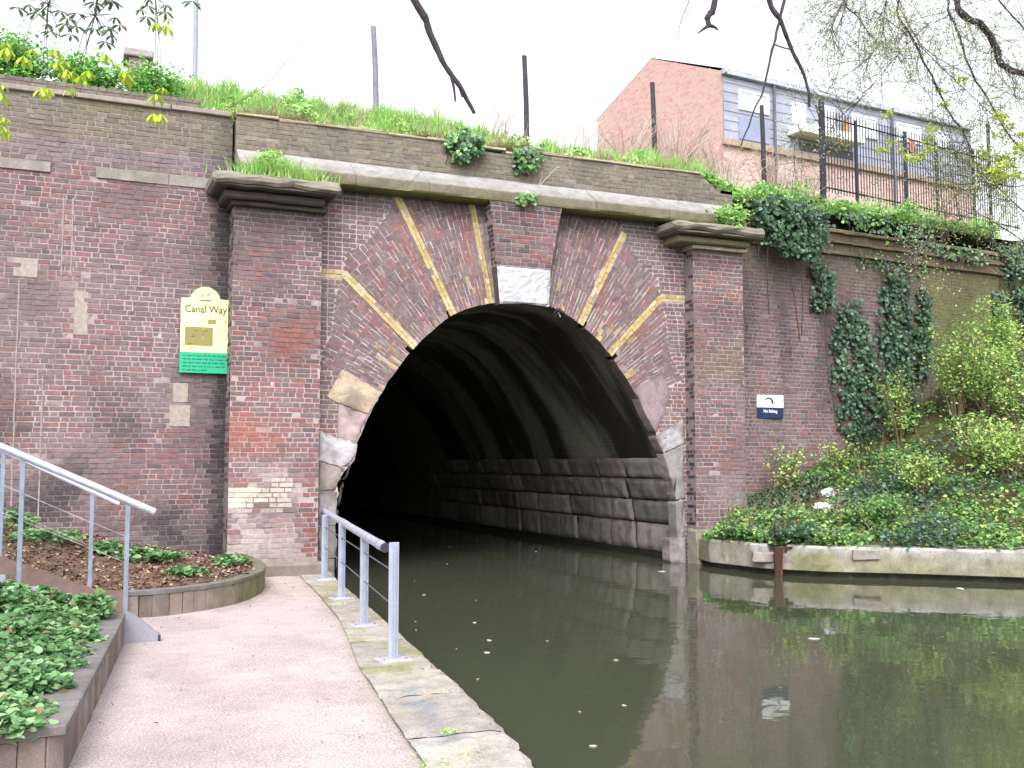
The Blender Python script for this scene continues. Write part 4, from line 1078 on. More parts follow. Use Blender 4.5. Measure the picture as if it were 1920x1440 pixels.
def shrub(label, base, H, W_, ns, nl, cols, wts, size, cat='shrub', group=None, name='shrub', lean=(0, 0), stemc=None, spread=.9, low=.25, clump=.09, asp=.6):
    base = Vector(base); t = thing(name, label, cat, base, group); P = Pool(); anch = []
    for k in range(ns):
        a = rnd.uniform(0, 6.28); r_ = rnd.random()*W_; tip = base+Vector((math.cos(a)*r_+lean[0]*H, math.sin(a)*r_*.6+lean[1]*H, H*rnd.uniform(.6, 1)))
        md = base.lerp(tip, .5)+Vector((rnd.uniform(-.1, .1), rnd.uniform(-.1, .1), .06))*H*.6; pts = [base+Vector((math.cos(a)*.05, math.sin(a)*.05, -.05)), md, tip]
        P.tube(pts, [.011+.005*H, .008, .003], stemc or S(122, 108, 84), 5)
        for j in range(10):
            u = low+(1-low)*rnd.random(); q = pts[0].lerp(md, u*2) if u < .5 else md.lerp(tip, u*2-1)
            d = Vector((rnd.uniform(-1, 1), rnd.uniform(-1, 1), rnd.uniform(-.2, .8)))*W_*.28*spread; P.tube([q, q+d*.6+Vector((0, 0, .02)), q+d], [.004, .003, .0015], stemc or S(122, 108, 84), 4); anch += [q+d*f for f in (.45, .75, 1)]
    obj('stems', P, M_bark, t)
    A = np.array([tuple(q) for q in anch]); Pn = A[nrng.integers(0, len(A), nl)]+nrng.normal(0, clump, (nl, 3))*np.array([1, 1, .7])
    V, F, C = leaf_arrays(Pn, nrng.uniform(size[0], size[1], nl), palette(nl, cols, wts), np.tile(UPV, (nl, 1)), .6, asp)
    mesh_obj('foliage', V, F, C, M_leaf, t); return t
def bp(px, py):
    """the point of the bank that the photo shows at this place"""
    best = None
    for i in range(0, 80):
        for j in range(0, 25):
            q = Vector(bank(i*.1, j*.04)); d = q-CAM; w_ = d.dot(_f); e = abs(960+CF*d.dot(_r)/w_-px)+abs(720-CF*d.dot(_u)/w_-py)
            if best is None or e < best[0]: best = (e, q)
    return best[1]
for px, py, H, W_, nl, lab in ((1470, 935, .75, .45, 500, 'thin yellow-green sapling low on the bank nearest the notice plate'), (1555, 900, .6, .5, 420, 'low loose yellow-green shrub below the ivy columns'), (1690, 830, 1.25, .5, 900, 'upright yellow-green shrub in front of the right ivy column'),
                               (1890, 735, 1.5, 1.0, 2600, 'large bright yellow-green shrub highest on the bank, at the right edge'), (1850, 790, 1.2, .9, 2200, 'spreading yellow-green shrub just below the highest one'), (1900, 900, .9, 1.0, 1800, 'low wide pale green shrub at the right edge above the quay'), (1790, 800, 1.6, .8, 1900, 'tallest yellow-green shrub high on the bank by the end of the wall'), (1890, 800, 1.1, .7, 1300, 'broad yellow-green shrub at the right edge of the bank'), (1840, 880, .8, .8, 1100, 'bushy light green shrub halfway down the bank on the right'), (1730, 930, .6, .7, 800, 'rounded nettle clump in the middle of the bank')):
    shrub(lab, bp(px, py), H*1.35, W_*1.15, 16, int(nl*.75), G_YEL+G_NET[:2], [3, 3, 2, 3, 1, 1.5], (.035, .095), group='yellow-green shrubs on the bank')
shrub('bright green bramble patch hanging over the quay wall', bp(1640, 990), .45, .8, 12, 1500, G_NET, [3, 2, 2, 1], (.05, .09))
shrub('green nettle clump at the foot of the right pier', bp(1370, 985), .4, .55, 12, 1100, G_NET, [3, 3, 2, 1], (.05, .08))

# ---- ivy on walls
def inpoly(x, y, P_):
    c = False; n = len(P_)
    for i in range(n):
        x1, y1 = P_[i]; x2, y2 = P_[i-1]
        if (y1 > y) != (y2 > y) and x < (x2-x1)*(y-y1)/(y2-y1)+x1: c = not c
    return c
def ivy(label, poly, yf, n, thick=.12, size=(.06, .1), cols=G_IVY, wts=(3, 2, 1.6, 3, 1), stems=(), name='ivy', group=None, hang=True, cat='ivy'):
    xs = [q[0] for q in poly]; ys_ = [q[1] for q in poly]; pts = []
    while len(pts) < n:
        px, py = rnd.uniform(min(xs), max(xs)), rnd.uniform(min(ys_), max(ys_))
        jx, jy = px+9*N(px*.06, py*.06, 1)+rnd.gauss(0, 3.5), py+14*N(px*.06, py*.06, 9)+rnd.gauss(0, 6)
        if not inpoly(jx, jy, poly) or N(px*.05, py*.05, 30) < -.24: continue
        y = yf(px) if callable(yf) else yf; q = U(px, py, y=y); q.y -= abs(rnd.gauss(0, thick))+.02; pts.append(tuple(q))
    Pn = np.array(pts); V, F, C = leaf_arrays(Pn, nrng.uniform(size[0], size[1], n), palette(n, cols, wts), np.tile(np.array([0, -1, .45]), (n, 1)), .42, .95, droop=(0, 0, -1.2))
    cx = sum(xs)/len(xs); bs = U(cx, max(ys_), y=(yf(cx) if callable(yf) else yf)); t = thing(name, label, cat, bs, group)
    P = Pool()
    for k in range(5):
        a = rnd.uniform(min(xs)+4, max(xs)-4); y = (yf(a) if callable(yf) else yf)-.015; pl = [U(a+6*N(k, j*.7), min(ys_)+(max(ys_)-min(ys_))*j/6, y=y) for j in range(7)]; P.tube(pl, .008, S(96, 84, 76), 4)
    for st_ in stems: P.tube([U(a, b, y=(yf(a) if callable(yf) else yf)-.02) for a, b in st_], .013, S(92, 82, 78), 5)
    obj('stems', P, M_bark, t); mesh_obj('foliage', V, F, C, M_ivy, t); return t
def yfr(px): return YR(13.0+(px-1420)*7.5/480)
ivy('left column of dark ivy climbing the right wall, rooted in the bank', [(1590, 560), (1612, 575), (1628, 640), (1640, 700), (1665, 780), (1700, 850), (1640, 860), (1590, 830), (1560, 770), (1550, 640), (1570, 590)], yfr, 2600, .10)
ivy('tallest column of dark ivy, in the middle of the right wall', [(1665, 505), (1690, 520), (1702, 600), (1700, 700), (1712, 770), (1690, 800), (1660, 760), (1640, 640), (1645, 560)], yfr, 2300, .10)
ivy('narrow ivy strand right of the tallest ivy column', [(1722, 540), (1738, 545), (1742, 620), (1735, 700), (1718, 720), (1708, 640), (1716, 600)], yfr, 750, .08)
ivy('big glossy ivy clump spilling over the coping beside the right pier cap', [(1395, 375), (1450, 372), (1500, 385), (1538, 410), (1545, 445), (1530, 480), (1500, 492), (1470, 478), (1430, 450), (1412, 410)], lambda x: YR(12.6)-.25, 2300, .16, (.06, .11), stems=[[(1470, 470), (1490, 560), (1500, 640)], [(1515, 470), (1545, 560), (1550, 680), (1570, 800)], [(1500, 480), (1505, 560), (1503, 630)], [(1440, 450), (1438, 520), (1442, 590)]])
ivy('small hanging ivy tuft below the big ivy clump', [(1515, 500), (1550, 495), (1560, 520), (1548, 540), (1556, 570), (1540, 588), (1518, 580), (1525, 540)], yfr, 620, .1)
ivy('ivy tuft low on the far end of the right wall', [(1860, 550), (1882, 545), (1885, 590), (1875, 640), (1864, 600)], yfr, 260, .08)
ivy('dark ivy over the far end of the wall coping', [(1860, 470), (1890, 455), (1925, 460), (1935, 640), (1905, 600), (1890, 540), (1876, 500)], yfr, 1300, .15)
ivy('leafy ivy clump hanging over the parapet left of the keystone', [(832, 258), (870, 250), (900, 262), (905, 285), (880, 300), (858, 305), (836, 280)], YP, 520, .12, cols=G_IVY+G_NET, wts=(2, 1, 1, 2, 1, 2, 2, 1, 1))
ivy('leafy ivy clump hanging over the parapet above the keystone', [(958, 278), (1005, 280), (1012, 300), (1000, 322), (975, 320), (958, 300)], YP, 380, .1, cols=G_IVY+G_NET, wts=(2, 1, 1, 2, 1, 2, 3, 2, 1))
ivy('small green sprig growing out of the cornice above the keystone', [(968, 364), (1000, 362), (1000, 380), (984, 392), (970, 384)], -.03, 150, .05, (.04, .07), G_NET, (2, 2, 2, 1), name='sprig', cat='plant')
def yfc(px): return YR(14)
ivy('ivy creeping along the coping under the steel railings', [(1560, 395), (1640, 405), (1700, 425), (1760, 455), (1840, 480), (1850, 500), (1800, 490), (1740, 465), (1660, 440), (1580, 420)], lambda x: yfr(x)-.08, 420, .1, cols=G_IVY+G_NET, wts=(2, 1, 2, 2, 1, 2, 2, 2, 1))
ivy('thin ivy trails on the green-stained end of the right wall', [(1600, 470), (1690, 478), (1745, 500), (1740, 520), (1700, 505), (1650, 510), (1600, 492)], yfr, 300, .04, (.04, .07), G_IVY+G_NET, (2, 2, 1, 2, 1, 1, 1, 1, 1))

# ---- grass and hedge on top
def topgrass(n, x0, x1, hfn, name, label, cols, wts, y0=.78, y1=1.9, wd=.010, zoff=0, lean=.4):
    pts = []; hs_ = []
    while len(pts) < n:
        x, y = rnd.uniform(x0, x1), y0+(y1-y0)*rnd.random()
        yb = y+(max(0, YR(x)-.45) if x > 11.8 else 0); h = hfn(x, y)
        if h <= .03 or N(x*2.2, y*3, 61) < -.35: continue
        pts.append((x, yb, upz(x, yb)+zoff)); hs_.append(h*rnd.uniform(.5, 1.15))
    n = len(pts); V, F, C = blades(np.array(pts), np.array(hs_), palette(n, cols, wts), lean, wd)
    o = mesh_obj(name, V, F, C, M_grass); tag(o, label, 'grass', kind='stuff')
GR = [S(190, 232, 140, 1), S(168, 218, 122, 1), S(214, 242, 168, 1), S(226, 214, 184, 1), S(150, 200, 112, 1)]
topgrass(26000, 1.2, 11.6, lambda x, y: (.28+.20*N(x*1.3, y, 1)+.30*N(x*3.1, y*2, 5))*(1-.2*sst(6, 8, x)+.3*sst(9, 11, x)), 'grass', 'long bright grass along the top of the tunnel portal', GR, [3, 3, 2, 1.2, 2])
topgrass(16000, 12, 21, lambda x, y: .42+.35*N(x*1.1, y, 1), 'grass', 'long bright grass above the right wall by the steel railings', GR, [3, 3, 2, .5, 2], .8, 2.6)
topgrass(1500, 1.5, 11.6, lambda x, y: .5+.3*N(x*2, y), 'dead_grass', 'tall dry grass stalks standing above the green grass on the portal', [S(214, 200, 180, 1), S(190, 170, 150, 1)], [1, 1], .8, 1.8, .005, 0, .5)
topgrass(9000, 2, 11, lambda x, y: .20+.2*N(x*2, y), 'dead_grass', 'dry brown grass hanging at the parapet edge', [S(190, 166, 146), S(170, 140, 122), S(200, 186, 160)], [1, 1, 1], .62, 1.0, .006, .02, .9)
# leafy herbs among the grass
def herbs(n, x0, x1, label, hf, cols, wts, y0=.7, y1=1.6, size=(.05, .1)):
    pts = []
    while len(pts) < n:
        x, y = rnd.uniform(x0, x1), rnd.uniform(y0, y1); h = hf(x, y); yb = y+(max(0, YR(x)-.5) if x > 11.8 else 0)
        if h < .03: continue
        pts.append((x, yb, upz(x, yb)+h*rnd.random()**.6))
    Pn = np.array(pts); V, F, C = leaf_arrays(Pn, nrng.uniform(*size, n), palette(n, cols, wts), np.tile(UPV, (n, 1)), .6, .7)
    o = mesh_obj('undergrowth', V, F, C, M_leaf); tag(o, label, 'undergrowth', kind='stuff')
herbs(9000, 1.5, 11.5, 'leafy green weeds among the grass on top of the portal', lambda x, y: .5*max(0, N(x*1.6, y*1.2, 70)+.18)*(1.2+.3*sst(8, 11, x)), GR[:3]+G_NET[:2], [2, 2, 2, 1, 1], .6)
herbs(11000, 11.4, 20.5, 'leafy weeds above the right wall', lambda x, y: .75*max(.05, N(x*1.1, y*1.2, 71)+.2), GR[:3]+G_NET[:3], [2, 2, 1, 2, 1, 1], .45, 1.8)
for i, (x, H, W_, lab) in enumerate(((-2.6, 1.05, .7, 'dense green bush on the wall top, mostly beyond the left edge'), (-1.0, .98, .65, 'dense green bush at the left edge of the photo, on the wall top'), (.05, .82, .6, 'dense green bush beside the leftmost one on the wall top'), (.95, .78, .5, 'rightmost dense green bush, in front of the brick pillar'))):
    shrub(lab, (x, 1.0, 7.35), H, W_, 20, 3600, G_HEDGE, [3, 3, 2, 2], (.05, .09), 'bush', 'green bushes on the left wall top', 'bush', clump=.12, low=.02)
t_ = shrub('tuft of bright green weeds on top of the left pier cap', (2.75, -.12, 6.2), .42, .36, 14, 1500, GR[:3], [2, 2, 1], (.05, .1), 'weeds', name='weed_tuft', clump=.07, low=.05, asp=.3)
pts = nrng.normal(0, 1, (1500, 3))*np.array([.30, .10, 0])+np.array([2.85, -.15, 6.2]); V, F, C = blades(pts, nrng.uniform(.12, .34, 1500), palette(1500, GR, [3, 3, 2, 1, 2]), .7, .007); mesh_obj('grass_blades', V, F, C, M_grass, t_)
shrub('green weeds on top of the right pier cap', (11.2, -.1, 6.2), .42, .5, 12, 1100, GR[:3]+G_NET[:2], [2, 2, 1, 1, 1], (.05, .09), 'weeds', name='weed_tuft', clump=.09, low=.05)
# bare pale scrub on the top right
for i, (px, py, H, W_, lab) in enumerate(((1090, 262, 1.0, .7, 'sparse dry stems left of the red brick gable'), (1170, 272, 1.3, .8, 'pale bare scrub in front of the gable, left part'), (1260, 290, 1.6, .9, 'pale bare scrub in front of the gable, beside the second last lone post'), (1350, 305, 1.7, .8, 'pale bare scrub between the two right-hand lone posts'), (1450, 330, 1.5, .8, 'pale bare scrub right of the last lone post'), (1500, 340, 1.2, .7, 'pale bare scrub left of the steel railings'), (930, 225, .9, .5, 'few thin dry stems on top of the parapet beside a lone post'))):
    yb = 2.3 if px > 1100 else 1.6; q = U(px, py, y=yb); q.z = min(q.z, upz(q.x, yb)+.1)-.1; t = thing('bare_scrub', lab, 'scrub', q, 'bare pale scrub above the walls'); P = Pool()
    for k in range(60 if px > 1100 else 12):
        a = rnd.uniform(-1, 1); tip = q+Vector((a*W_+rnd.uniform(.0, .5)*H*.5, rnd.uniform(-.4, .6), H*rnd.uniform(.5, 1.05))); md = q.lerp(tip, .5)+Vector((rnd.uniform(-.1, .1), 0, rnd.uniform(.0, .15))); b0 = q+Vector((a*W_*.5, 0, 0))
        c = rnd.choice([S(206, 186, 178), S(186, 164, 150), S(164, 140, 128), S(216, 204, 196)]); P.tube([b0, md, tip], [.012, .008, .003], c, 4)
        for j in range(4):
            u = rnd.uniform(.3, .95); s0 = md.lerp(tip, max(0, u*2-1)) if u > .5 else b0.lerp(md, u*2); P.tube([s0, s0+Vector((rnd.uniform(-.3, .35), rnd.uniform(-.2, .2), rnd.uniform(.05, .35)))], [.004, .0015], c, 4)
    obj('stems', P, M_bark, t)

# ---- plants in the beds
def herb_clump(x, y, z, H, W_, n, label, cols=G_HERB, wts=(3, 3, 1.8, 2.2, .3), size=(.05, .09)):
    t = thing('leafy_plant', label, 'plant', (x, y, z), 'leafy plants in the beds'); P = Pool(); tips = []
    for k in range(int(n/9)):
        a = rnd.uniform(0, 6.28); r_ = W_*math.sqrt(rnd.random()); h = H*(1-.55*(r_/W_)**2)*rnd.uniform(.6, 1.05); b0 = Vector((x+r_*.4*math.cos(a), y+r_*.4*math.sin(a), z-.02)); tp = Vector((x+r_*math.cos(a), y+r_*math.sin(a), z+h)); P.tube([b0, b0.lerp(tp, .5)+Vector((0, 0, .03)), tp], [.004, .003, .002], S(116, 130, 84), 4); tips.append(tuple(tp))
    obj('stems', P, M_bark, t); T_ = np.array(tips); idx = np.repeat(np.arange(len(T_)), 9); Pn = T_[idx]+nrng.normal(0, .035, (len(idx), 3))*np.array([1, 1, .5])
    V, F, C = leaf_arrays(Pn, nrng.uniform(*size, len(idx)), palette(len(idx), cols, wts), np.tile(np.array([0, -.15, 1.0]), (len(idx), 1)), .32, .85); mesh_obj('foliage', V, F, C, M_leaf, t)
GL = 'crinkled green leafy plant crowding the near timber planter'
spots = []
for k in range(1500):
    y = rnd.uniform(-9.75, -5.45); xmax = .0+.5*(y+9.76)/4.3-.36; x = rnd.uniform(-1.5, xmax+.02)
    if all((x-a)**2+(y-b)**2 > .30**2 for a, b in spots): spots.append((x, y))
    if len(spots) > 52: break
for x, y in spots: herb_clump(x, y, soilz(x, y)-.02, .11+.12*rnd.random()+.06*sst(-7.5, -5.5, y), .25, 900, GL, size=(.028, .075))
herb_clump(.22, -5.62, .37, .26, .22, 380, 'green leafy plant at the planter corner by the stair rail foot')
for px, py, H, W_, lab in ((430, 1062, .16, .26, 'low leafy plant at the right end of the curved planter'), (265, 1050, .14, .3, 'flat leafy plant on the bare soil between the stair rails'), (70, 1020, .18, .4, 'leafy plant against the left wall behind the stairs'), (110, 1015, .14, .3, 'low green plant right of the one against the left wall'), (200, 1035, .12, .2, 'tiny green plant at the wall foot behind the farther stair post'), (300, 1048, .1, .3, 'sprawling pale green weed in the middle of the curved bed'), (20, 1000, .3, .3, 'taller green plant at the left edge, behind the farther handrail'), (350, 1078, .08, .25, 'small weed just behind the curved planter rim')):
    best = min(((abs(U(px, py, y=yy_).z-soilz(U(px, py, y=yy_).x, yy_)), yy_) for yy_ in [-3.4+.1*i for i in range(38)])); q = U(px, py+6, y=best[1]); herb_clump(q.x, q.y, soilz(q.x, q.y), H, W_, 230, lab, size=(.05, .1))
# fallen leaves and bark on the soil
n = 5200; pts = []
while len(pts) < n:
    y = rnd.uniform(-3.55, .4); x = rnd.uniform(-2.5, cxl(y) if y < -.1 else 2.1); pts.append((x, y, soilz(x, y)+rnd.uniform(.005, .04)))
Pn = np.array(pts); V, F, C = leaf_arrays(Pn, nrng.uniform(.03, .08, n), palette(n, [S(144, 118, 104), S(172, 146, 128), S(108, 88, 78), S(200, 182, 164), S(126, 106, 92)], [3, 2, 3, .7, 2]), np.tile(np.array([0, 0, 1.0]), (n, 1)), .35, .5)
tag(mesh_obj('leaf_litter', V, F, C, M_bark), 'reddish brown dead leaves covering the soil of the curved bed', 'leaves', kind='stuff')
n = 150; pts = []
while len(pts) < n:
    y = rnd.uniform(-11, -1); e = rnd.random(); xl = (.1+.45*(y+9.7)/4.3 if y < -5.4 else cxl(y)+.2); xr = ex(y)-.1; x = xl+(xr-xl)*(e**2.2 if rnd.random() < .5 else 1-e**2.5*.6); pts.append((x, y, PZ+.014))
V, F, C = leaf_arrays(np.array(pts), nrng.uniform(.012, .04, n), palette(n, [S(120, 96, 78), S(92, 76, 64), S(168, 150, 120), S(220, 214, 200)], [3, 2, 2, 1]), np.tile(np.array([0, 0, 1.0]), (n, 1)), .25, .4)
tag(mesh_obj('leaf_litter', V, F, C, M_bark), 'scattered small dead leaves and twig bits on the path', 'leaves', kind='stuff')
# weeds in the edging joints
for px, py, lab in ((845, 1422, 'bright tuft of moss on the edging at the bottom of the photo'), (838, 1368, 'small green weed in the edging joint beside the grey patch'), (636, 1132, 'tiny weed beside the second farthest rail post')):
    q = U(px, py, z=.12); n = 260 if py > 1400 else 70; rad = .09 if py > 1400 else .04
    pts = nrng.normal(0, 1, (n, 3))*np.array([rad, rad, 0])+np.array([q.x, q.y, .112]); V, F, C = leaf_arrays(pts, nrng.uniform(.012, .03, n), palette(n, GR[:3], [1, 1, 1]), np.tile(np.array([0, 0, 1.0]), (n, 1)), .5, .6)
    tag(mesh_obj('weed', V, F, C, M_leaf), lab, 'weed')

# ================================================================== litter
def bag(label, px, py, sx, sz, lift=.1):
    q = bp(px, py)+Vector((0, -.05, lift)); P = Pool(); n, m = 18, 12; vs = []; cs = []
    sd_ = px*.37
    for i in range(n):
        for j in range(m+1):
            a = 2*math.pi*i/n; b = math.pi*(j/m-.5); r_ = 1+.55*N(math.cos(a)*2+sd_, math.sin(a)*2, b*2)+.3*N(math.cos(a)*5+sd_, math.sin(a)*5, b*5)
            vs.append((q.x+sx*r_*math.cos(a)*math.cos(b), q.y+sx*.6*r_*math.sin(a)*math.cos(b), q.z+sz*r_*math.sin(b))); cs.append(S(220, 224, 234))
    P.add(vs, [(i*(m+1)+j, ((i+1) % n)*(m+1)+j, ((i+1) % n)*(m+1)+j+1, i*(m+1)+j+1) for i in range(n) for j in range(m)], cs); tag(obj('plastic_bag', P, M_plain), label, 'bag', 'plastic bags on the bank')
bag('upper white plastic bag caught in the plants on the bank', 1553, 938, .14, .08, .2); bag('lower, larger white plastic bag lying on the bank', 1542, 972, .2, .07, .16)
bag('small pale plastic scrap high on the bank under the shrubs', 1785, 752, .12, .06, .15)
P = Pool(); q = bp(1430, 1012); P.tube([q+Vector((-.09, -.12, .06)), q+Vector((.0, -.16, .05))], .045, S(232, 222, 150), 14); P.tube([q+Vector((.0, -.16, .05)), q+Vector((.06, -.18, .045))], [.046, .05], S(236, 234, 226), 14)
tag(obj('drink_cup', P, M_plain), 'crumpled yellow and white drink cup lying on the quay edge', 'cup')
def floater(px, py, s_, col, label, name='floating_leaf', cat='leaf', group='pale leaves floating on the canal'):
    q = U(px, py, z=.006); a = rnd.uniform(0, 3.14); P = Pool(); n = 8
    vs = [(q.x+s_*math.cos(2*math.pi*k/n)*math.cos(a)-s_*.45*math.sin(2*math.pi*k/n)*math.sin(a), q.y+s_*math.cos(2*math.pi*k/n)*math.sin(a)+s_*.45*math.sin(2*math.pi*k/n)*math.cos(a), .005+.003*(k % 2)) for k in range(n)]
    vs += [(x, y, z-.004) for x, y, z in vs]; P.add(vs, [tuple(range(n)), tuple(range(n, 2*n))[::-1]]+[(k, k+n, (k+1) % n+n, (k+1) % n) for k in range(n)], col); tag(obj(name, P, M_plain), label, cat, group)
FL = 'tiny pale leaf floating on the dark water between the handrail and the tunnel'
for px, py in ((843, 1025), (838, 1057), (777, 1088), (795, 1115), (892, 1125), (779, 1165), (780, 1181), (890, 1167), (917, 1200), (856, 1216), (1087, 1334), (896, 1273), (1112, 1398), (1155, 1237), (1170, 1322), (1005, 1034), (1026, 1201)):
    floater(px, py, rnd.uniform(.012, .03), rnd.choice([S(196, 190, 150), S(216, 214, 200), S(170, 160, 100)]), FL)
for px, py, s_, lab in ((1241, 1071, .07, 'white scrap floating in front of the right arch foot'), (1526, 1197, .06, 'white scrap floating under the reflection of the bags'), (1800, 1103, .09, 'pale scrap floating near the quay at the right edge'), (913, 1223, .03, 'white scrap floating off the end of the handrail')):
    floater(px, py, s_, S(232, 230, 222), lab, 'floating_litter', 'litter', None)

# ================================================================== posts, lamp column, pillar, railings, house
for px, pt, pb, y, lab in ((700, 50, 185, 1.9, 'grey wooden post left of the hanging branch, on the wall top'), (983, 105, 255, 1.9, 'dark wooden post above the keystone, on the wall top'), (1223, 155, 280, 2.2, 'dark leaning post in front of the red brick gable'), (1428, 198, 338, 2.2, 'dark leaning post in front of the slate-hung house')):
    a, b = U(px, pt, y=y), U(px+5, pb+12, y=y); P = Pool(); P.tube([b-Vector((0, 0, .4)), b, a.lerp(b, .5)+Vector((.01, 0, 0)), a, a+Vector((0, 0, .01))], [.055, .055, .052, .048, .03], S(70, 66, 74) if px > 800 else S(132, 130, 150), 9); tag(obj('fence_post', P, M_wood), lab, 'post', 'lone posts on the wall top')
y = 9; a, b = U(371, -260, y=y), U(367, 150, y=y); lc = thing('lamp_column', 'tall slim grey lamp column rising out of the photo behind the wall', 'street lamp', (b.x, y, 7.6))
P = Pool(); P.tube([(b.x, y, 7.4), (b.x, y, 9.4), (b.x, y, 9.45), (a.x, y, a.z)], [.09, .085, .06, .045], S(150, 156, 184), 12); obj('column', P, M_paint, lc)
P = Pool(); P.tube([(a.x, y, a.z), (a.x+.5, y-.1, a.z+.35), (a.x+1.2, y-.2, a.z+.42)], .035, S(150, 156, 184), 10); P.box((a.x+1.1, y-.36, a.z+.36), (a.x+1.75, y-.08, a.z+.5), S(160, 164, 180), .04); obj('lantern_arm', P, M_paint, lc)
# brick pillar
y = 4.2; a, b = U(238, 92, y=y), U(283, 92, y=y); bpil = thing('brick_pillar', 'brick pillar with stone cap behind the left bushes', 'pillar', ((a.x+b.x)/2, y+.25, 7.6))
P = Pool(); xw0, xw1 = a.x+.04, b.x-.04
rows(P, planemap(y), 7.8, a.z-.1, lambda z: xw0, lambda z: xw1, lambda x, z: (mul(rnd.choice(PURPLE+PALE), 1.1), 0)); P.box((xw0+.004, y+.008, 7.4), (xw1-.004, y+.5, a.z-.1), MORT); obj('shaft', P, M_brick, bpil)
P = Pool(); P.box((a.x-.05, y-.08, a.z-.13), (b.x+.05, y+.6, a.z+.02), S(176, 166, 168), .02, .006); obj('cap', P, M_stone, bpil)
# steel railings
tb = thing('steel_railings', 'black vertical-bar steel railings above the right wall', 'fence', (18, 3, 7))
A0 = U(1541, 195, y=2.05); zt = A0.z-.28; B0 = U(1822, 292, z=zt)
dirv = Vector((B0.x-A0.x, B0.y-A0.y, 0)); LN = dirv.length; dirv.normalize(); nrm_ = Vector((-dirv.y, dirv.x, 0))
BK = S(46, 46, 60)
def fpt(px, off=0):
    q = UP(px, 250, Vector((A0.x, A0.y, 0)), nrm_); return Vector((q.x, q.y, 0))
ptsx = [(1541, .10, .28, .5), (1604, .06, .0, .15), (1696, .075, .05, .3), (1753, .05, .0, .15), (1822, .06, .1, .2)]
zl = zt-1.62
for k, (px, wd, ut, lo) in enumerate(ptsx):
    q = fpt(px); P = Pool(); P.box((q.x-wd/2, q.y-wd/2, zl-lo-.3), (q.x+wd/2, q.y+wd/2, zt+ut+.1), BK, .004); obj('post', P, M_paint, tb)
e = fpt(1905); s0 = fpt(1541)
P = Pool()
for z in (zt, zl):
    P.tube([s0+Vector((0, 0, z)), e+Vector((0, 0, z))], .022, BK, 4)
obj('cross_rail', P, M_paint, tb)
Lf = (e-s0).length; nb = int(Lf/.10)
for k in range(1, min(nb, 101)):
    q = s0+(e-s0)*(k/nb); P = Pool(); P.tube([(q.x, q.y, zl-.1), (q.x, q.y, zt+.16), (q.x, q.y, zt+.2)], [.0115, .0115, .002], BK, 4, False); obj('bar', P, M_paint, tb)
fp_ = U(1852, 232, y=2.3); P = Pool(); P.box((fp_.x-.035, 2.27, 5.9), (fp_.x+.035, 2.33, fp_.z), BK, .004); tag(obj('fence_post', P, M_paint), 'tall thin black steel post at the end of the right wall', 'post', None)
# house
hs_ = thing('terraced_house', 'red brick gabled house with dark slate-hung storey and white windows', 'house', (21, 14, 7.4))
H0 = U(1355, 133, y=14.0); Dv = Vector((12.55, 1.15, 0)).normalized(); Nv = Vector((-Dv.y, Dv.x, 0)); DEP = 9.5
def hp(px, py, off=0): return UP(px, py, H0-Nv*off, Nv)
def gp_(px, py): return UP(px, py, H0, Dv)
g1, g2 = gp_(1222, 110), gp_(1120, 225)
def hw(s_, d_, z): return H0+Dv*s_+Nv*d_+Vector((0, 0, z-H0.z))
d1 = (g1-H0).dot(Nv); d2 = (g2-H0).dot(Nv); LEN = 13.2
P = Pool()
gv = [hw(0, 0, 6.9), hw(0, 0, H0.z), hw(0, d1, g1.z), hw(0, d2, g2.z), hw(0, d2, 6.9)]
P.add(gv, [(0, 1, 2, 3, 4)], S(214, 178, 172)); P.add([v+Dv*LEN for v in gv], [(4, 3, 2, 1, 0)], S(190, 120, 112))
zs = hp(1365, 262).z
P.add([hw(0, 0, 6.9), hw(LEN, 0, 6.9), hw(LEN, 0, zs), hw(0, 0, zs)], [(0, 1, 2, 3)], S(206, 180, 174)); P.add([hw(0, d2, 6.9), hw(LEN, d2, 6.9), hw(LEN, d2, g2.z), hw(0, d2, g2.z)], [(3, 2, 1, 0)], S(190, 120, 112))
mpg = lambda u, v, h: tuple(hw(-h, u, v))
gpoly = [(0, 6.9), (0, H0.z), (d1, g1.z), (d2, g2.z), (d2, 6.9)]
FB = [S(220, 172, 166), S(212, 162, 158), S(226, 184, 176), S(208, 158, 154)]  # pale brick: overexposed haze lightened into the colour
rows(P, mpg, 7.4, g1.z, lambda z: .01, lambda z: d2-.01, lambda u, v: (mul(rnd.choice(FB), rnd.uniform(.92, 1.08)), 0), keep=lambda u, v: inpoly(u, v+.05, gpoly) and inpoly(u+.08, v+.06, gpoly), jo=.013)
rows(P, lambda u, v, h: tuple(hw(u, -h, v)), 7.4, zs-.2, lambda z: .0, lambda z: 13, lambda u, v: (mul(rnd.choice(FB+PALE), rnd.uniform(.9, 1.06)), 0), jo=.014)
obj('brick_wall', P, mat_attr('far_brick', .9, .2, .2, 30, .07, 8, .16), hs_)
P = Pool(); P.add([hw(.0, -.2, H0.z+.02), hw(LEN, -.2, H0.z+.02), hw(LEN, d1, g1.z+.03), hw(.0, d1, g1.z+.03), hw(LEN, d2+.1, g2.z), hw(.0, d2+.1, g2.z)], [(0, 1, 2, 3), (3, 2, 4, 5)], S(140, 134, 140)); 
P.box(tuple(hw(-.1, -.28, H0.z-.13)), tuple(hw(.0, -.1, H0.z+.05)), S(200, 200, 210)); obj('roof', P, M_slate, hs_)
def panel(P, x0, y0_, x1, y1_, off, col, th=.06):
    a, b = hp(x0, y0_, off), hp(x1, y1_, off); s0_, s1_ = (a-H0).dot(Dv), (b-H0).dot(Dv); hbox(P, s0_, s1_, -off, -off+th, b.z, a.z, col)
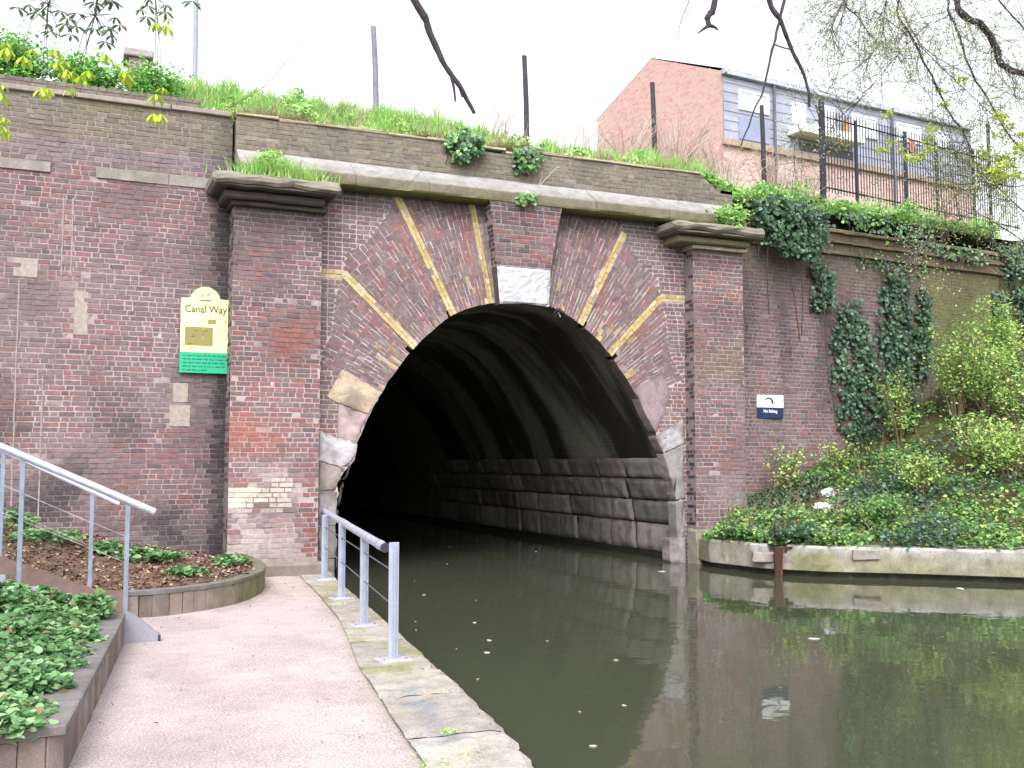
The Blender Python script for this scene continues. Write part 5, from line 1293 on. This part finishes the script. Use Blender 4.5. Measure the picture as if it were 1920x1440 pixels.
def hbox(P, s0_, s1_, d0, d1_, z0, z1, col):
    vs = [hw(s_, d_, z) for s_ in (s0_, s1_) for d_ in (d0, d1_) for z in (z0, z1)]; P.add(vs, [(0, 1, 3, 2), (4, 6, 7, 5), (0, 4, 5, 1), (2, 3, 7, 6), (0, 2, 6, 4), (1, 5, 7, 3)], col)
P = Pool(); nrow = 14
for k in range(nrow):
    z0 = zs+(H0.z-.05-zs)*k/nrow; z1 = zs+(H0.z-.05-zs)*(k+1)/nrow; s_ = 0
    while s_ < LEN: e_ = s_+rnd.uniform(.5, 1.4); hbox(P, s_, min(e_, LEN), -.05+.02*(k % 2), .02, z0, z1, mul(S(164, 167, 184), rnd.uniform(.92, 1.07))); s_ = e_  # slate paled too, the haze put into its colour
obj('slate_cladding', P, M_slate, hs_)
P = Pool(); hbox(P, -.1, LEN, -.16, .0, zs-.22, zs-.003, S(176, 156, 140)); hbox(P, -.12, LEN, -.22, -.0, H0.z-.16, H0.z+.0, S(186, 190, 206)); obj('string_course', P, M_conc, hs_)
def win(x0, y0_, x1, y1_, off=.10):
    P = Pool(); a, b = hp(x0, y0_, off), hp(x1, y1_, off); s0_, s1_ = (a-H0).dot(Dv), (b-H0).dot(Dv); f = .08
    hbox(P, s0_, s1_, -off, 0, a.z-f, a.z, S(236, 238, 246)); hbox(P, s0_, s1_, -off, 0, b.z, b.z+f, S(236, 238, 246))
    for s_ in (s0_, (s0_+s1_)/2-f/2, s1_-f): hbox(P, s_, s_+f, -off+.002, 0, b.z+f, a.z-f, S(236, 238, 246))
    w_ = obj('window', P, M_plain, hs_); P = Pool(); hbox(P, s0_+f, s1_-f, -.06, -.055, b.z+f, a.z-f, S(236, 240, 250, 1)); obj('pane', P, M_plain, w_)
for q in ((1386, 166, 1443, 216), (1486, 190, 1512, 236), (1541, 196, 1566, 240), (1598, 212, 1646, 262), (1682, 228, 1728, 272), (1756, 243, 1780, 278)): win(*q)
P = Pool(); a = hp(1478, 236, .1); b = hp(1640, 262, .1); s0_, s1_ = (a-H0).dot(Dv), (hp(1598, 262, .1)-H0).dot(Dv); zb_ = hp(1500, 258, .1).z; hbox(P, s0_, s1_, -.75, 0, zb_, zb_+.30, S(246, 244, 232)); bal = obj('balcony', P, M_plain, hs_)
P = Pool()
panel(P, 1500, 266, 1600, 300, .08, S(92, 84, 88)); obj('recess_panel', P, M_slate, hs_)  # flat dark panel set proud of the wall, no opening behind
for q in ((1580, 224, 1593, 254), (1706, 262, 1716, 286)):
    P = Pool(); panel(P, *q, .12, S(206, 140, 96)); obj('door', P, M_plain, hs_)['label'] = 'orange door'
P = Pool(); panel(P, 1386, 218, 1443, 270, .09, S(150, 158, 184)); obj('lower_panel', P, M_slate, hs_)

for px in (1452, 1672):
    P = Pool(); a = hp(px, 180, .16); s_ = (a-H0).dot(Dv); P.tube([hw(s_, -.16, H0.z-.1), hw(s_, -.16, zs), hw(s_, -.2, zs-.3), hw(s_, -.12, 7.2)], .05, S(92, 94, 108), 8); obj('drainpipe', P, M_paint, hs_)
# ================================================================== trees
def chain(pts, r0, r1, P, col, n=6, sub=4):
    """a knobbly branch through the points; returns the finer points"""
    out = []
    for i in range(len(pts)-1):
        p0 = pts[max(i-1, 0)]; p1 = pts[i]; p2 = pts[i+1]; p3 = pts[min(i+2, len(pts)-1)]
        for k in range(sub):
            t = k/sub; out.append(.5*((2*p1)+(p2-p0)*t+(2*p0-5*p1+4*p2-p3)*t*t+(3*p1-p0-3*p2+p3)*t**3))
    out.append(pts[-1]); m = len(out); rad = []
    for i, q in enumerate(out):
        q += Vector((N(q.x*5, q.z*5, 1), N(q.x*5, q.z*5, 7), N(q.z*5, q.x*5, 4)))*min(.03, r0*.9); rad.append((r0+(r1-r0)*i/(m-1))*(1+.22*N(q.x*9, q.z*9, i*.9)))
    P.tube(out, rad, col, n); return out
def twigs(P, line, n, l0, r0, col, down=.1, tips=None, lv=2, planar=.5, bias=(0, 0, 0)):
    for k in range(n):
        i = rnd.randrange(1, len(line)-1); q = line[i]; tg = (line[i+1]-line[i-1]).normalized()
        d = (tg*rnd.uniform(.2, 1)+Vector((rnd.uniform(-1, 1), rnd.uniform(-1, 1)*planar, rnd.uniform(-1, 1)))+Vector(bias)).normalized(); l = l0*rnd.uniform(.5, 1.3); pts = [q]
        for j in range(4): d = (d+Vector((rnd.uniform(-.25, .25), rnd.uniform(-.2, .2), rnd.uniform(-.25, .25)-down))).normalized(); pts.append(pts[-1]+d*l/4)
        P.tube(pts, [r0, r0*.85, r0*.65, r0*.45, r0*.25], col, 4, False)
        if tips is not None: tips += [tuple(pts[-1]), tuple(pts[-2]), tuple(pts[2])]
        if lv > 1: twigs(P, pts, 4, l0*.5, r0*.5, col, down, tips, lv-1, planar, bias)
BR = S(74, 66, 72); BR2 = S(96, 86, 80)
# right-hand tree
yt_ = -1.0; tt = thing('tree', 'spring tree leaning in from the right with fine twigs and yellow-green buds', 'tree', (21.5, -2, 4))
X_ = lambda px, py, y=yt_: U(px, py, y=y)
P = Pool(); top = X_(2080, -250); bs = Vector((top.x+1.2, yt_-.5, 5.5)); chain([bs, bs.lerp(top, .5)+Vector((.2, 0, 0)), top], .26, .16, P, BR2, 12); obj('trunk', P, M_bark, tt)
limbs = [([(2080, -250), (1900, -160), (1795, 0), (1847, 52), (1867, 90), (1882, 124), (1925, 140), (1990, 150)], .066, .058, -2.5),
 ([(2080, -250), (1800, -150), (1687, 0), (1710, 70), (1747, 143), (1780, 213), (1807, 247), (1827, 300), (1853, 327), (1880, 350)], .028, .012, -1),
 ([(2080, -250), (1850, -120), (1780, 0), (1800, 67), (1817, 127), (1853, 187), (1897, 260), (1925, 290)], .034, .015, 0),
 ([(1990, -200), (1700, -120), (1662, 0), (1652, 73), (1623, 117)], .014, .005, -2), ([(1900, -160), (1640, -100), (1587, 0), (1610, 33), (1633, 70)], .02, .008, -2.5), ([(1700, -120), (1600, -60), (1582, 0), (1563, 40), (1560, 75)], .014, .006, -2.5),
 ([(1747, 40), (1710, 73), (1663, 127), (1613, 187), (1557, 230), (1480, 277)], .009, .003, -1.5), ([(1640, -100), (1700, 40), (1760, 110), (1925, 190)], .014, .008, .5), ([(1640, 20), (1710, 73), (1780, 140), (1850, 205), (1925, 270)], .012, .006, -.5),
 ([(1990, 150), (1925, 60), (1860, -20), (1820, -150)], .02, .015, 0), ([(1990, 330), (1900, 350), (1850, 330), (1800, 300), (1770, 250)], .014, .005, -1), ([(1990, 420), (1925, 400), (1860, 345), (1800, 345), (1740, 330)], .016, .005, -1.5), ([(1990, 500), (1900, 440), (1830, 400), (1790, 420), (1700, 480)], .012, .003, -2)]
P = Pool(); tips = []
for pl, r0, r1, y in limbs:
    ln = chain([X_(a, b, y) for a, b in pl], r0, r1, P, BR, 7, 5)
    twigs(P, ln, int(12+len(pl)*6), 1.1, .007, S(98, 88, 96), .0, tips, 2, .6, (-.15, 0, 0))
obj('branches', P, M_bark, tt)
T_ = np.array(tips); n = 26000; Pn = T_[nrng.integers(0, len(T_), n)]+nrng.normal(0, .05, (n, 3)); V, F, C = leaf_arrays(Pn, nrng.uniform(.022, .05, n), palette(n, [S(190, 200, 140), S(170, 186, 110), S(206, 214, 160)], [1, 1, 1]), np.tile(UPV, (n, 1)), .9, .6)
parts = [(V, F, C)]
cl = [(1662, 215), (1668, 265), (1652, 282), (1692, 280), (1702, 295), (1728, 290), (1748, 278), (1745, 243), (1740, 262), (1720, 298), (1805, 150), (1760, 170), (1770, 195)]+[(rnd.uniform(1842, 1925), rnd.uniform(250, 345)) for _ in range(26)]+[(rnd.uniform(1870, 1925), rnd.uniform(210, 260)) for _ in range(6)]
for px, py in cl:
    q = X_(px, py, rnd.uniform(-2.5, -.5)); n = 34; Pn = nrng.normal(0, .055, (n, 3))*np.array([1.2, 1, .6])+np.array(q); parts.append(leaf_arrays(Pn, nrng.uniform(.05, .09, n), palette(n, [S(206, 220, 92), S(186, 206, 76), S(220, 230, 130)], [1, 1, 1]), np.tile(UPV, (n, 1)), .6, .6, droop=(0, 0, -.6)))
V, F, C = join(parts); mesh_obj('foliage', V, F, C, M_leaf, tt)
# tree whose dark branches hang into the top of the photo
y = -7.0; tt = thing('tree', 'tree reaching over the canal, its dark bare branches hanging from the top edge', 'tree', (16, -10, .5))
P = Pool(); main = [X_(a, b, y) for a, b in ((2350, -100), (2000, -480), (1500, -420), (1100, -460), (750, -400))]
tr = Pool(); chain([Vector((main[0].x+1.0, y-.5, -.5)), Vector((main[0].x+.5, y-.2, 3)), main[0]], .3, .2, tr, BR2, 12); obj('trunk', tr, M_bark, tt)
ml = chain(main, .2, .07, P, BR, 10, 6)
for pl, r0, r1 in (([(1380, -440), (1410, -150), (1445, 0), (1463, 40), (1487, 93), (1507, 140), (1522, 203)], .038, .015), ([(1530, -430), (1500, -150), (1470, 0), (1460, 43), (1450, 83), (1433, 163), (1410, 217), (1390, 272)], .022, .007), ([(1450, 83), (1470, 90), (1487, 93)], .008, .008), ([(1340, -440), (1350, -150), (1342, 0), (1335, 22), (1326, 34), (1327, 50)], .04, .028), ([(1328, 48), (1318, 54), (1307, 64)], .024, .003), ([(1326, 48), (1338, 52), (1345, 58)], .024, .004), ([(1300, -440), (1300, -60), (1292, 0), (1280, 30), (1270, 68)], .006, .003),
                 ([(750, -400), (740, -120), (777, 0), (800, 43), (818, 90), (830, 117), (853, 147), (873, 180), (890, 215)], .042, .018), ([(846, 140), (850, 160), (853, 190)], .016, .010), ([(862, 165), (866, 178), (868, 182)], .014, .010), ([(1520, 150), (1540, 170), (1570, 182), (1620, 215)], .004, .002)):
    ln = chain([X_(a, b, y) for a, b in pl], r0, r1, P, BR, 8, 6)
    if r0 < .02 and len(pl) > 4: twigs(P, ln, 3, .35, .003, BR, 0, None, 1)
obj('branches', P, M_bark, tt)
# chestnut on the left
y = -9.0; tt = thing('tree', 'chestnut tree at the top left with drooping bright young leaf sprays', 'tree', (-5.5, -9.5, .3))
tr = Pool(); lt = X_(-620, -330, y); chain([Vector((lt.x-.3, y-.4, -.3)), Vector((lt.x-.2, y-.2, 2.5)), lt], .22, .15, tr, BR2, 12); obj('trunk', tr, M_bark, tt)
P = Pool(); m1 = chain([X_(a, b, y) for a, b in ((-620, -330), (-250, -190), (100, -130), (420, -110))], .12, .02, P, BR, 8, 6)
def spray(q, s_, cols, n=6, tilt=-.6):
    out = []; a0 = rnd.uniform(0, 6.28)
    for k in range(n):
        a = a0+k*2*math.pi/n*.9; d = Vector((math.cos(a), math.sin(a)*.8, tilt)).normalized(); e = d.cross(Vector((0, 0, 1))).normalized(); nn = e.cross(d)
        c = np.array(mul(rnd.choice(cols), rnd.uniform(.85, 1.15))); l = s_*rnd.uniform(.8, 1.15)
        V = np.array([q, q+d*l*.45+e*l*.13+nn*l*.05, q+d*l*.75+e*l*.17+nn*l*.02, q+d*l-nn*l*.10, q+d*l*.75-e*l*.17+nn*l*.02, q+d*l*.45-e*l*.13+nn*l*.05]); out.append((V, np.array([[0, 1, 2, 3], [0, 3, 4, 5]]), np.tile(c, (6, 1))))
    return out
YG = [S(196, 222, 72), S(176, 210, 60), S(208, 230, 100)]; DG = [S(120, 140, 110), S(104, 124, 104), S(140, 160, 120)]  # DG: sprays against the sky, their backlit grey put into the colour
parts = []
spr = [(60, 400, 1), (20, 420, 1), (200, 470, 1), (480, 520, 1), (620, 600, 1), (560, 580, 1), (680, 640, 1), (740, 590, 1), (600, 740, 1), (400, 740, 1), (350, 745, 1), (1320, 790, 1), (1360, 960, 1), (1300, 955, 1), (1050, 600, 1), (1080, 640, 1), (10, 1050, 1), (30, 1080, 1), (5, 780, 1), (890, 450, 1), (470, 420, 1),
       (510, 90, 0), (550, 200, 0), (600, 290, 0), (570, 150, 0), (650, 110, 0), (640, 220, 0), (430, 265, 0), (900, 220, 0), (930, 250, 0), (800, 240, 0), (1010, 210, 0), (960, 20, 0), (940, 5, 0), (1320, 190, 1), (1400, 210, 1), (1400, 100, 0), (1250, 50, 0), (1240, 140, 0), (360, 70, 0), (300, 110, 0), (890, 350, 0), (150, 60, 0), (1620, 10, 0), (800, 20, 0)]
hubs = [(-60, 60), (90, 10), (180, 30), (290, -10), (-90, 150)]
hl = {}
for h in hubs:
    a = min(m1, key=lambda q: abs((q-CAM).dot(_r)/(q-CAM).dot(_f)*CF+960-h[0])); ph = X_(h[0], h[1], y); chain([a.copy(), a.lerp(ph, .5)+Vector((.05, 0, 0)), ph], .014, .005, P, BR, 5); hl[h] = ph
for cx_, cy_, br in spr:
    px, py = cx_*.2222, cy_*.2222; q = X_(px, py, y+rnd.uniform(-.3, .3)); h = min(hubs, key=lambda h_: (h_[0]-px)**2+((h_[1]-py)*.6)**2); hv = hl[h]
    P.tube([hv, hv.lerp(q, .5)+Vector((rnd.uniform(-.04, .04), 0, .05)), q+Vector((0, 0, .03))], [.0035, .0025, .0015], BR2, 4); parts += spray(q, .085 if br else .075, YG if br else DG, 6, -1.0 if br else -.4)
    if rnd.random() < .5: parts += spray(q+Vector((rnd.uniform(-.05, .05), 0, .05)), .06, YG if br else DG, 5, -.8)
obj('branches', P, M_bark, tt); V, F, C = join(parts); mesh_obj('foliage', V, F, C, M_leaf, tt)
# single trailing twigs
P = Pool(); chain([U(a, b, y=.3) for a, b in ((420, 208), (450, 190), (500, 158), (545, 105), (598, 40))], .009, .003, P, S(130, 112, 96), 5); tag(obj('twig', P, M_bark), 'long thin bramble stem arching up from the parapet joint', 'twig')
P = Pool(); l_ = chain([U(a, b, y=-.12) for a, b in ((823, 180), (822, 240), (818, 280), (800, 310), (772, 340))], .006, .003, P, S(110, 104, 84), 5); tag(obj('twig', P, M_bark), 'thin dark twig dangling over the cornice left of the keystone', 'twig')
P = Pool(); chain([U(a, b, y=-.1) for a, b in ((995, 370), (1015, 345), (1040, 318), (1050, 312))], .007, .004, P, S(196, 184, 168), 5); chain([U(a, b, y=-.1) for a, b in ((1005, 362), (1015, 335), (1018, 318))], .005, .002, P, S(186, 174, 160), 5); tag(obj('twig', P, M_bark), 'pale forked dead twig lying on the cornice above the keystone', 'twig')
